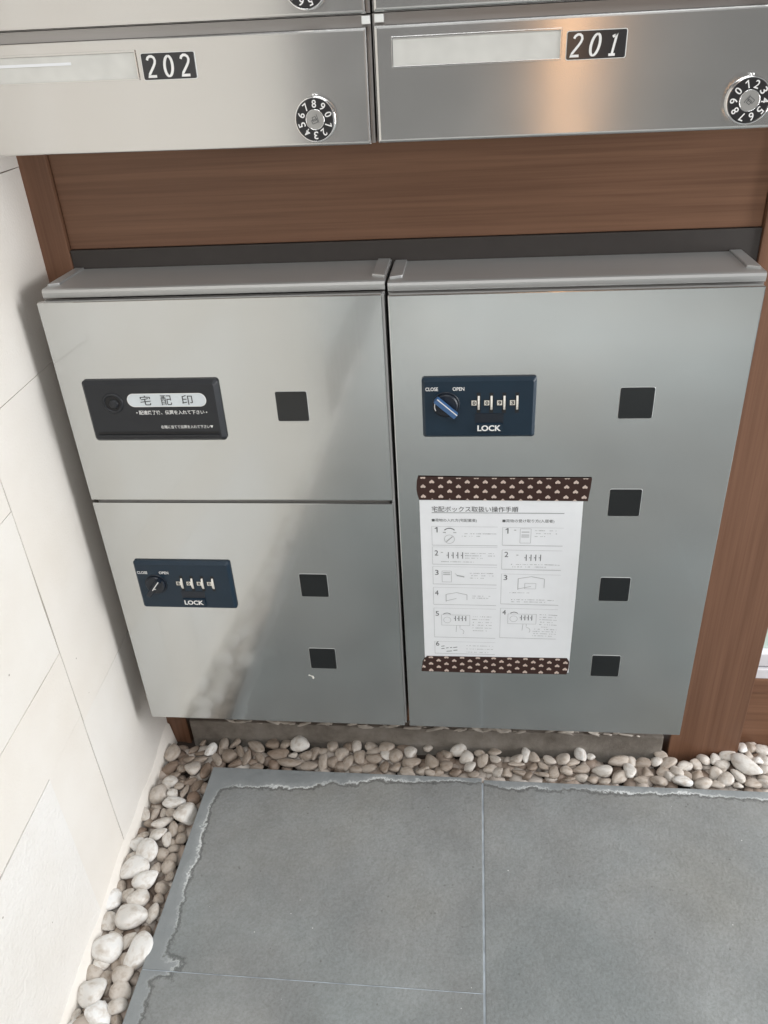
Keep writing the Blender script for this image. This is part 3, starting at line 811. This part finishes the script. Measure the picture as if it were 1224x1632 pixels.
def mailbox(label, loc, ry, number, zero, strip):
    t = thing('mailbox', label, 'mailbox', loc, (0, ry, 0), 'stainless mailboxes in the upper rows')
    W, H = 0.356, 0.0895
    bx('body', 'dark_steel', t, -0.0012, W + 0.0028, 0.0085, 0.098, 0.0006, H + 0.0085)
    # front flap with rolled edges
    bm = bmesh.new(); box(bm, 0, W, 0, 0.008, 0, H)
    ed = [e for e in bm.edges if abs(e.verts[0].co.y) < 1e-6 and abs(e.verts[1].co.y) < 1e-6]
    bmesh.ops.bevel(bm, geom=ed, offset=0.0028, segments=4, profile=0.5, affect='EDGES')
    fl = obj('flap', bm, 'mail_steel', t)
    # name card window
    bx('card_window', 'card', t, 0.0160, 0.1535, -0.0004, 0.0012, 0.0590, 0.0790)
    cw = bx('card_frame', 'mail_steel', t, 0.0148, 0.1548, -0.0013, 0.0010, 0.0790, 0.0806, 0.0003)
    bx('frame_edge', 'mail_steel', cw, 0.0148, 0.1548, -0.0010, 0.0010, 0.0576, 0.0590, 0.0003)
    bx('frame_edge', 'mail_steel', cw, 0.1535, 0.1548, -0.0012, 0.0010, 0.0592, 0.0788, 0.0003)
    bx('frame_edge', 'mail_steel', cw, 0.0148, 0.0160, -0.0012, 0.0010, 0.0592, 0.0788, 0.0003)
    if strip:
        bx('paper_strip', 'paper', t, 0.0165, 0.0950, -0.0008, -0.0005, 0.0712, 0.0735)
    if number:
        pl = plate('number_plate', 'plate_black', t, 0.1590, 0.2065, 0.0575, 0.0775, -0.0010, 0.0004, 0.0016, 0.0003)
        plate('plate_edge', 'white_clip', pl, 0.1585, 0.2070, 0.0570, 0.0780, -0.0006, 0.0004, 0.0019)
        if number == '202':
            digits_mesh('digits', number, 'white_print', pl, 0.1632, 0.0593, 0.0088, 0.0162, 0.0150, -0.0012, 0.0021, 0.05)
        else:
            digits_mesh('digits', number, 'white_print', pl, 0.1628, 0.0593, 0.0084, 0.0162, 0.0148, -0.0012, 0.0019, 0.20)
    dial(t, 0.3085, 0.0222, zero)
    # clip of the flap in the joint above
    return t

B202 = mailbox('stainless mailbox numbered 202 with black combination dial', (-0.360, -0.006, 0.7277), 0.0130, '202', 72, True)
B201 = mailbox('stainless mailbox numbered 201 with black dial at the right edge', (0.0020, -0.006, 0.7238), 0.0075, '201', -53, False)
U202 = mailbox('stainless mailbox above 202, only its bottom strip and dial underside in view', (-0.3588, -0.006, 0.8262), 0.0130, None, -18, False)
U201 = mailbox('stainless mailbox in the top right corner, only a thin bottom strip visible', (0.0032, -0.006, 0.8223), 0.0075, None, 30, False)
for t, x0, x1 in ((B202, 0.3520, 0.3590), (B201, 0.0012, 0.0086)):
    bx('flap_clip', 'white_clip', t, x0, x1, 0.0010, 0.0087, 0.0912, 0.0972, 0.0005)

# ================================================================== PARCEL LOCKERS
def lock_panel(parent, x0, z0, W, H, knob_deg, digits, label):
    p = plate('lock_panel', 'navy_plastic', parent, x0, x0 + W, z0, z0 + H, -0.0062, 0.0003, 0.0032, 0.0032, 0.0038)
    p['label'] = label
    yf = -0.0062
    P = lambda n, m, a, b_, c_, d, e, f, bev=0.0: bx(n, m, p, x0 + a, x0 + b_, e, f, z0 + c_, z0 + d, bev)
    # knob with finger bar
    cx, cz = x0 + 0.0250, z0 + 0.0385
    disc('knob_recess', 'navy_dark', p, cx, cz, 0.0142, yf - 0.0006, yf + 0.001, 0.0005, 40)
    disc('knob', 'navy_dark', p, cx, cz, 0.0124, yf - 0.0040, yf, 0.0012, 40)
    bm = bmesh.new(); box(bm, -0.0140, 0.0140, -0.0075, 0.0, -0.0031, 0.0031); bevel(bm, 0.0009, 2)
    for v_ in bm.verts:
        a = R(knob_deg); x, z = v_.co.x, v_.co.z
        v_.co = (cx + x * math.cos(a) - z * math.sin(a), v_.co.y + yf - 0.0040, cz + x * math.sin(a) + z * math.cos(a))
    obj('finger_bar', bm, 'navy_dark' if knob_deg > 0 else 'navy_highlight', p)  # one bar gets its bluish highlight as a lighter colour
    # white pointer line along the bar's edge
    bm = bmesh.new(); a = R(knob_deg); o_ = 0.0 if knob_deg > 0 else 0.0024
    s0, s1 = (-0.002, 0.0142) if knob_deg > 0 else (-0.0136, 0.0136)
    q = lambda s, t_: (cx + s * math.cos(a) - t_ * math.sin(a), cz + s * math.sin(a) + t_ * math.cos(a))
    line(bm, *q(s0, o_), *q(s1, o_), 0.0011, yf - 0.01165)
    if knob_deg < 0: arc(bm, cx, cz, 0.0117, 140, 205, 0.0010, yf - 0.00415)
    else: line(bm, *q(0.001, -0.0006), *q(0.003, -0.0026), 0.0011, yf - 0.01165)
    obj('pointer', bm, 'white_print', p)
    # four thumb wheels
    for k in range(4):
        wx = 0.0545 + k * 0.0131
        P('wheel_slot', 'black_gap', wx + 0.0021, wx + 0.0060, 0.0290, 0.0515, yf - 0.0003, yf + 0.001)
        bm = bmesh.new()
        seg = 18; cy = yf + 0.0085; rad = 0.0117
        for sgn in (0, 1): pass
        ring = []
        for i in range(seg + 1):
            aa = R(-72 + 144 * i / seg)
            rr = rad * (1.0 + (0.025 if i % 2 else 0))
            ring.append((cy - rr * math.cos(aa), z0 + 0.0403 + rr * math.sin(aa)))
        wl, wr = x0 + wx + 0.0032, x0 + wx + 0.0052
        vl = [bm.verts.new((wl, y, z)) for y, z in ring]; vr = [bm.verts.new((wr, y, z)) for y, z in ring]
        for i in range(seg): bm.faces.new((vl[i], vr[i], vr[i + 1], vl[i + 1]))
        bm.faces.new(vl); bm.faces.new(vr[::-1])
        obj('thumb_wheel', bm, 'cream_wheel', p)
        w = P('digit_window', 'cream_wheel', wx - 0.0032, wx + 0.0020, 0.0376, 0.0430, yf - 0.0004, yf + 0.001)
        P('window_outline', 'black_gap', wx - 0.0038, wx + 0.0021, 0.0370, 0.0436, yf - 0.0002, yf + 0.001)
        text('wheel_digit', digits[k], 'black_print', p, x0 + wx - 0.0020, x0 + wx + 0.0010, z0 + 0.0384, z0 + 0.0423, yf - 0.0006, bold=0.03)
    # lock lever: dark finger recess above a lip with the word
    P('lever_recess', 'navy_dark', 0.0550, 0.0845, 0.0172, 0.0285, yf - 0.0004, yf + 0.001)
    bm = bmesh.new()
    prof = [(yf - 0.0006, 0.0178), (yf - 0.0022, 0.0172), (yf - 0.0026, 0.0085), (yf, 0.0070), (yf + 0.0005, 0.0178)]
    a_ = [bm.verts.new((x0 + 0.0560, y, z0 + z)) for y, z in prof]; b_ = [bm.verts.new((x0 + 0.0835, y, z0 + z)) for y, z in prof]
    bm.faces.new(a_); bm.faces.new(b_[::-1])
    for i in range(5): bm.faces.new((a_[i], b_[i], b_[(i + 1) % 5], a_[(i + 1) % 5]))
    obj('lock_lever', bm, 'navy_plastic', p)
    text('lock_print', 'LOCK', 'white_print', p, x0 + 0.0575, x0 + 0.0820, z0 + 0.0095, z0 + 0.0162, yf - 0.0029, bold=0.035)
    text('close_print', 'CLOSE', 'white_print', p, x0 + 0.0040, x0 + 0.0170, z0 + 0.0540, z0 + 0.0580, yf - 0.0003, bold=0.02)
    text('open_print', 'OPEN', 'white_print', p, x0 + 0.0320, x0 + 0.0440, z0 + 0.0540, z0 + 0.0580, yf - 0.0003, bold=0.02)
    return p

def door(parent, x0, x1, z0, z1):
    bm = bmesh.new(); box(bm, x0, x1, 0.0, 0.0085, z0, z1)
    bevel(bm, 0.0010, 2)
    return obj('door', bm, 'door_steel', parent)

def peep(parent, cx, cz):
    s = 0.0170
    w = plate('peep_window', 'window_black', parent, cx - s, cx + s, cz - s, cz + s, -0.0005, 0.0003, 0.0018, 0.0002)
    e = s + 0.0005
    plate('window_outline', 'rim_steel', w, cx - e, cx + e, cz - e, cz + e, -0.00025, 0.0003, 0.0024, 0.0002)  # added pale ring, draws the bright edge highlight round the window

def rim(parent, x0, x1, ztop, tabs):
    """folded steel top with a rounded front lip"""
    bm = bmesh.new()
    prof = [(0.0165, ztop - 0.0090), (0.0125, ztop - 0.0090), (0.0120, ztop - 0.0035), (0.0128, ztop - 0.0010), (0.0150, ztop), (0.0930, ztop + 0.0005), (0.0930, ztop - 0.0040), (0.0165, ztop - 0.0040)]
    a = [bm.verts.new((x0, y, z)) for y, z in prof]; b_ = [bm.verts.new((x1, y, z)) for y, z in prof]
    bm.faces.new(a); bm.faces.new(b_[::-1]); n = len(prof)
    for i in range(n): bm.faces.new((a[i], b_[i], b_[(i + 1) % n], a[(i + 1) % n]))
    r = obj('top_rim', bm, 'rim_steel', parent)
    for xa, xb, side in tabs:
        bm = bmesh.new()
        zt = ztop + 0.0024
        pts = [(xa, 0.024), (xb, 0.030), (xb, 0.0925), (xa, 0.0925)] if side > 0 else [(xa, 0.030), (xb, 0.024), (xb, 0.0925), (xa, 0.0925)]
        lo = [bm.verts.new((x, y, ztop - 0.001)) for x, y in pts]; hi = [bm.verts.new((x, y, zt)) for x, y in pts]
        bm.faces.new(hi)
        for i in range(4): bm.faces.new((lo[i], lo[(i + 1) % 4], hi[(i + 1) % 4], hi[i]))
        bevel(bm, 0.0009, 2)
        obj('corner_tab', bm, 'rim_steel', r)
    return r

# ---- left cabinet: receipt stamp door over a locker door
cab = thing('parcel_locker', 'stainless two door parcel locker on the left, by the stone wall', 'parcel locker', (0, 0, 0), group='parcel lockers')
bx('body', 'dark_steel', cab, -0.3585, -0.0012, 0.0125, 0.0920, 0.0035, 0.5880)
bx('frame_strip', 'rim_steel', cab, -0.0042, -0.0012, 0.0035, 0.0123, 0.002, 0.5870, 0.0005)
dA = door(cab, -0.3612, -0.0038, 0.3540, 0.5880)
dB = door(cab, -0.3612, -0.0036, 0.0, 0.3500)
dA['label'] = 'upper door with the black stamp panel'; dB['label'] = 'lower door with the navy lock panel'
bx('door_gasket', 'dark_steel', cab, -0.3560, -0.0080, 0.0060, 0.0124, 0.3470, 0.3570)
rim(cab, -0.3590, -0.0010, 0.5985, ((-0.3575, -0.3470, 1), (-0.0155, -0.0022, -1)))
peep(cab, -0.1059, 0.4705); peep(cab, -0.1059, 0.2336); peep(cab, -0.1059, 0.1164)
# stamp panel
sx, sz = -0.3340, 0.4325
sp_ = plate('stamp_panel', 'black_plastic', cab, sx, sx + 0.1515, sz, sz + 0.0715, -0.0075, 0.0003, 0.0040, 0.0040, 0.0050)
sp_['label'] = 'black receipt stamp panel with pale label'
ys = -0.0075
annulus('button_ring', 'black_plastic', sp_, sx + 0.0325, sz + 0.0470, 0.0085, 0.0118, ys - 0.0016, ys + 0.001)
disc('button_well', 'black_gap', sp_, sx + 0.0325, sz + 0.0470, 0.0086, ys - 0.0003, ys + 0.001, 0.0, 40)
bm = bmesh.new(); bmesh.ops.create_uvsphere(bm, u_segments=24, v_segments=12, radius=0.0052, matrix=Matrix.Translation((sx + 0.0335, ys - 0.0004, sz + 0.0462)) @ Matrix.Diagonal((1, 0.5, 1, 1)))
obj('button', bm, 'black_plastic', sp_, True)
plate('label_pill', 'pill', sp_, sx + 0.0500, sx + 0.1365, sz + 0.0430, sz + 0.0570, ys - 0.0004, ys + 0.0005, 0.0068, seg=10)
plate('pill_border', 'white_print', sp_, sx + 0.0493, sx + 0.1372, sz + 0.0423, sz + 0.0577, ys - 0.0002, ys + 0.0005, 0.0075, seg=10)
for ch, xa in (('宅', 0.0640), ('配', 0.0872), ('印', 0.1105)):
    text('label_character', ch, 'black_print', sp_, sx + xa, sx + xa + 0.0118, sz + 0.0445, sz + 0.0556, ys - 0.0006)
text('caption_print', '• 配達終了後、伝票を入れて下さい •', 'white_print', sp_, sx + 0.0565, sx + 0.1360, sz + 0.0333, sz + 0.0383, ys - 0.0003, bold=0.012)
text('caption_print', '右端に当てて伝票を入れて下さい▼', 'white_print', sp_, sx + 0.0810, sx + 0.1400, sz + 0.0166, sz + 0.0206, ys - 0.0003, bold=0.012)
bx('receipt_slot', 'black_gap', sp_, sx + 0.0080, sx + 0.1450, ys - 0.0003, ys + 0.001, sz + 0.0098, sz + 0.0128)
bx('slot_lip', 'black_plastic', sp_, sx + 0.0080, sx + 0.1450, ys - 0.0018, ys + 0.001, sz + 0.0076, sz + 0.0097, 0.0005)
lock_panel(cab, -0.3287, 0.1980, 0.1220, 0.0710, 52, '8080', 'navy lock panel turned to OPEN')
bm = bmesh.new()
mt = Matrix.Translation((-0.1235, -0.0002, 0.0842))
for dx, dz, s in ((-0.0035, 0.0025, 0.0012), (-0.0015, 0.0018, 0.0010), (0.0008, 0.0005, 0.0015), (0.0016, -0.0012, 0.0013), (0.0014, -0.0026, 0.0011)):
    bmesh.ops.create_icosphere(bm, subdivisions=1, radius=1, matrix=mt @ Matrix.Translation((dx, 0, dz)) @ Matrix.Diagonal((s * 1.2, 0.0003, s, 1)))
obj('glue_residue', bm, 'residue', cab)

# ---- right cabinet: one tall door
cb2 = thing('parcel_locker', 'stainless parcel locker with one tall door and taped instruction sheet', 'parcel locker', (0, 0, 0), group='parcel lockers')
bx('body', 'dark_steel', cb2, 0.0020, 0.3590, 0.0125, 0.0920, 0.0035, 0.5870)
d3 = door(cb2, 0.0026, 0.3572, 0.0, 0.5868)
rim(cb2, 0.0018, 0.3600, 0.5965, ((0.0030, 0.0155, 1), (0.3460, 0.3580, -1)))
for z in (0.4704, 0.3524, 0.2347, 0.1162): peep(cb2, 0.2520, z)
lock_panel(cb2, 0.0335, 0.4347, 0.1172, 0.0672, -42, '0093', 'navy lock panel with knob turned away from OPEN')

# ================================================================== NOTICE AND TAPE
PX0, PX1, PZ0, PZ1 = 0.0268, 0.2075, 0.1040, 0.3700
bm = bmesh.new()
nx, nz = 24, 30
g = []
for j in range(nz + 1):
    row = []
    for i in range(nx + 1):
        u, w = i / nx, j / nz
        edge = max(0.0, (u - 0.72) / 0.28) ** 2
        mid = math.sin(math.pi * min(1, max(0, (w - 0.09) / 0.85)))
        y = -0.0007 - 0.0040 * edge * mid - 0.0006 * math.sin(math.pi * u) * mid
        row.append(bm.verts.new((PX0 + (PX1 - PX0) * u, y, PZ0 + (PZ1 - PZ0) * w)))
    g.append(row)
for j in range(nz):
    for i in range(nx): bm.faces.new((g[j][i], g[j][i + 1], g[j + 1][i + 1], g[j + 1][i]))
r_ = bmesh.ops.extrude_face_region(bm, geom=bm.faces[:])
for e in r_['geom']:
    if isinstance(e, bmesh.types.BMVert): e.co.y += 0.00012
sheet_o = tag(obj('instruction_sheet', bm, 'paper', None, False), 'white printed instruction sheet taped to the tall locker door', 'notice')
def paper_y(x, z):
    u = (x - PX0) / (PX1 - PX0); w = (z - PZ0) / (PZ1 - PZ0)
    edge = max(0.0, (u - 0.72) / 0.28) ** 2
    mid = math.sin(math.pi * min(1, max(0, (w - 0.09) / 0.85)))
    return -0.0007 - 0.0040 * edge * mid - 0.0006 * math.sin(math.pi * u) * mid - 0.00022
def on_paper(o):
    for v_ in o.data.vertices: v_.co.y = paper_y(v_.co.x, v_.co.z)
    return o
def ptext(name, s, mat, x0, x1, z0, z1, bold=0.0): return on_paper(text(name, s, mat, sheet_o, x0, x1, z0, z1, 0, bold=bold))
ptext('title_print', '宅配ボックス取扱い操作手順', 'black_print', 0.0404, 0.1372, 0.3402, 0.3474, 0.0)
ptext('heading_print', '■荷物の入れ方(宅配業者)', 'grey_print', 0.0402, 0.0912, 0.3263, 0.3312)
ptext('heading_print', '■荷物の受け取り方(入居者)', 'grey_print', 0.1200, 0.1775, 0.3260, 0.3309)
for ch, x, z in (('1', 0.0449, 0.3161), ('2', 0.0446, 0.2842), ('3', 0.0445, 0.2563), ('4', 0.0439, 0.2263), ('5', 0.0439, 0.1948), ('6', 0.0435, 0.1470),
                 ('1', 0.1254, 0.3155), ('2', 0.1255, 0.2833), ('3', 0.1252, 0.2505), ('4', 0.1249, 0.1987)):
    hw = 0.0016 if ch == '1' else 0.0021
    ptext('step_number', ch, 'grey_print', x - hw, x + hw, z - 0.0036, z + 0.0036)
# frames of the steps
bm = bmesh.new()
for x0, x1, z0, z1 in ((0.0399, 0.1150, 0.2950, 0.3205), (0.0399, 0.1150, 0.2682, 0.2926), (0.0399, 0.1150, 0.2394, 0.2648), (0.0399, 0.1150, 0.2088, 0.2345), (0.0399, 0.1150, 0.1575, 0.2032), (0.0399, 0.1150, 0.1310, 0.1505),
                       (0.1204, 0.1885, 0.2960, 0.3200), (0.1204, 0.1885, 0.2625, 0.2895), (0.1204, 0.1885, 0.2115, 0.2558), (0.1204, 0.1885, 0.1588, 0.2050)):
    line(bm, x0, z0, x1, z0, 0.0005, 0); line(bm, x0, z0, x0, z1, 0.00035, 0); line(bm, x0, z1, x1, z1, 0.00025, 0)
on_paper(obj('frame_print', bm, 'pale_print', sheet_o))
bm = bmesh.new(); 
for k in range(12): line(bm, 0.0403 + k * 0.0123, 0.3390, 0.0403 + (k + 1) * 0.0123, 0.3390, 0.0006, 0)
on_paper(obj('rule_print', bm, 'grey_print', sheet_o))
# fine print too small to read: rows of tiny marks
rng = random.Random(5)
bm = bmesh.new()
def marks(x0, x1, z0, z1, rows, h=0.0011, dens=0.62):
    for r in range(rows):
        z = z1 - (z1 - z0) * (r / max(rows - 1, 1)); x = x0; end = x1 - (0 if r < rows - 1 else (x1 - x0) * rng.uniform(0.1, 0.5))
        while x < end:
            w = rng.uniform(0.0006, 0.0013)
            if rng.random() < dens:
                hh = h * rng.uniform(0.45, 1.0); quad(bm, x, x + w, z - hh / 2, z + hh / 2, 0)
            x += w + rng.uniform(0.0002, 0.0005)
for a in ((0.0743, 0.1123, 0.3078, 0.3112, 2), (0.0779, 0.1110, 0.2775, 0.2842, 3), (0.0500, 0.1110, 0.2705, 0.2720, 1), (0.0835, 0.1124, 0.2490, 0.2560, 3),
          (0.1567, 0.1801, 0.3082, 0.3160, 3), (0.0864, 0.1082, 0.2195, 0.2225, 2), (0.0865, 0.1099, 0.1690, 0.1910, 6), (0.1313, 0.1869, 0.2660, 0.2695, 2),
          (0.1306, 0.1773, 0.2265, 0.2285, 1), (0.1328, 0.1833, 0.2150, 0.2182, 2), (0.1675, 0.1880, 0.1770, 0.1961, 6), (0.1600, 0.1880, 0.1630, 0.1735, 4), (0.0797, 0.1124, 0.1340, 0.1445, 3)):
    marks(*a)
stuff(on_paper(obj('fine_print', bm, 'pale_print', sheet_o)))
# little drawings
bm = bmesh.new()
def bars(x0, x1, z, h):
    for k in range(4):
        x = x0 + (x1 - x0) * k / 3; line(bm, x, z - h / 2, x, z + h / 2, 0.0009, 0); quad(bm, x - 0.0020, x - 0.0009, z - 0.0005, z + 0.0005, 0)
bars(0.0585, 0.0751, 0.2812, 0.0088); bars(0.1483, 0.1646, 0.2790, 0.0088); bars(0.0661, 0.0787, 0.1877, 0.0078); bars(0.1459, 0.1583, 0.1908, 0.0078)
arc(bm, 0.0602, 0.3105, 0.0078, 42, 138, 0.0010, 0); arc(bm, 0.0558, 0.1895, 0.0062, 45, 135, 0.0009, 0); arc(bm, 0.1368, 0.1930, 0.0062, 45, 135, 0.0009, 0)
for x0, x1, z in ((0.0480, 0.0520, 0.1425), (0.0480, 0.0520, 0.1385), (0.0540, 0.0570, 0.1398), (0.0590, 0.0612, 0.1405), (0.0630, 0.0680, 0.1410), (0.0545, 0.0612, 0.1345), (0.0632, 0.0682, 0.1362)):
    line(bm, x0, z, x1, z + 0.0008, 0.0009, 0)
stuff(on_paper(obj('diagram_print', bm, 'grey_print', sheet_o)))
bm = bmesh.new()
def rect(x0, x1, z0, z1, w=0.0004):
    line(bm, x0, z0, x1, z0, w, 0); line(bm, x1, z0, x1, z1, w, 0); line(bm, x1, z1, x0, z1, w, 0); line(bm, x0, z1, x0, z0, w, 0)
arc(bm, 0.0600, 0.3035, 0.0058, 0, 360, 0.0005, 0, 20); line(bm, 0.0565, 0.3000, 0.0635, 0.3070, 0.0012, 0)
line(bm, 0.0525, 0.3125, 0.0560, 0.3125, 0.0011, 0); line(bm, 0.0645, 0.3125, 0.0680, 0.3125, 0.0011, 0)
rect(0.0491, 0.0836, 0.1767, 0.1930); rect(0.1296, 0.1635, 0.1813, 0.1964); arc(bm, 0.0560, 0.1850, 0.0045, 0, 360, 0.0004, 0, 16); arc(bm, 0.1365, 0.1890, 0.0045, 0, 360, 0.0004, 0, 16)
for xx, zz in ((0.0675, 0.1765), (0.1480, 0.1810)):
    line(bm, xx, zz, xx - 0.0008, zz - 0.010, 0.0005, 0); line(bm, xx + 0.004, zz, xx + 0.004, zz - 0.004, 0.0005, 0); arc(bm, xx + 0.004, zz - 0.010, 0.0048, 90, -40, 0.0005, 0)
for x0, x1, z0, z1 in ((0.0550, 0.0801, 0.2134, 0.2272), (0.1401, 0.1705, 0.2331, 0.2522)):
    xm = (x0 + x1) / 2; line(bm, x0, z0, x0, z1 - 0.003, 0.0007, 0); line(bm, x0, z1 - 0.003, xm, z1, 0.0006, 0); line(bm, xm, z1, x1, z1 - 0.003, 0.0007, 0); line(bm, x1, z1 - 0.003, x1, z0 + 0.003, 0.0006, 0); line(bm, x0, z0 + 0.001, xm, z0 + 0.005, 0.0006, 0)
rect(0.1480, 0.1610, 0.2345, 0.2425)
rect(0.0507, 0.0618, 0.2427, 0.2587); rect(0.1403, 0.1524, 0.2992, 0.3184)
for z in (0.3140, 0.3100, 0.3075): line(bm, 0.1418, z, 0.1505, z, 0.0010, 0)
for z in (0.2560, 0.2535): line(bm, 0.0520, z, 0.0605, z, 0.0010, 0)
line(bm, 0.0680, 0.2525, 0.0770, 0.2505, 0.0016, 0); line(bm, 0.0660, 0.2550, 0.0700, 0.2520, 0.0005, 0)
for x, z in ((0.0510, 0.2850), (0.1345, 0.3165), (0.1380, 0.2825)): quad(bm, x - 0.0012, x + 0.0012, z - 0.0005, z + 0.0005, 0)
stuff(on_paper(obj('diagram_print', bm, 'pale_print', sheet_o)))

# decorative tape: outline polygon, hearts clipped to it
def tape(label, outline, rows, pitch, x_first, slope, size):
    bm = bmesh.new()
    n = len(outline)
    fv = [bm.verts.new((x, -0.0014, z)) for x, z in outline]; bv = [bm.verts.new((x, -0.0010, z)) for x, z in outline]
    bm.faces.new(fv)
    for i in range(n): bm.faces.new((fv[i], fv[(i + 1) % n], bv[(i + 1) % n], bv[i]))
    bmesh.ops.triangulate(bm, faces=[f for f in bm.faces if len(f.verts) > 4])
    t = tag(obj('decorative_tape', bm, 'tape', None), label, 'tape', 'heart tape strips')
    xs_ = [p[0] for p in outline]
    me_bm = bmesh.new()
    def inside(x, z):
        c_ = False
        for i in range(n):
            (xa, za), (xb, zb) = outline[i], outline[(i + 1) % n]
            if (za > z) != (zb > z) and x < (xb - xa) * (z - za) / (zb - za) + xa: c_ = not c_
        return c_
    for r, z in enumerate(rows):
        x = x_first + (pitch / 2 if r % 2 else 0) - pitch
        while x < max(xs_) + pitch:
            zz = z + slope * (x - x_first)
            pts = []
            for i in range(20):
                a = 2 * math.pi * i / 20
                hx = 16 * math.sin(a) ** 3 / 17; hz = (13 * math.cos(a) - 5 * math.cos(2 * a) - 2 * math.cos(3 * a) - math.cos(4 * a)) / 17
                pts.append((x + hx * size / 2, zz - hz * size * 0.46))     # printed upside down
            if sum(inside(*p) for p in pts) >= 20 and True:
                me_bm.faces.new([me_bm.verts.new((p[0], -0.00155, p[1])) for p in pts])
            else:
                q = [(px, pz) for px, pz in pts if inside(px, pz)]
                if len(q) >= 5:
                    me_bm.faces.new([me_bm.verts.new((p[0], -0.00155, p[1])) for p in q])
            x += pitch
    obj('heart_print', me_bm, 'heart', t)
    return t
tape('brown heart patterned tape strip along the top of the instruction sheet',
     [(0.0268, 0.3560), (0.2122, 0.3550), (0.2138, 0.3700), (0.2146, 0.3838), (0.1200, 0.3843), (0.0262, 0.3858), (0.0247, 0.3800), (0.0240, 0.3700), (0.0250, 0.3620)],
     [0.3850, 0.3794, 0.3735, 0.3675, 0.3607, 0.3556], 0.0196, 0.0315, -0.004, 0.0062)
tape('brown heart patterned tape strip along the bottom of the instruction sheet',
     [(0.0218, 0.1005), (0.1000, 0.1000), (0.2050, 0.1016), (0.2070, 0.1120), (0.2072, 0.1225), (0.2040, 0.1282), (0.1200, 0.1272), (0.0300, 0.1262), (0.0272, 0.1235), (0.0235, 0.1150)],
     [0.1250, 0.1196, 0.1141, 0.1088, 0.1030], 0.0198, 0.0344, 0.008, 0.0064)
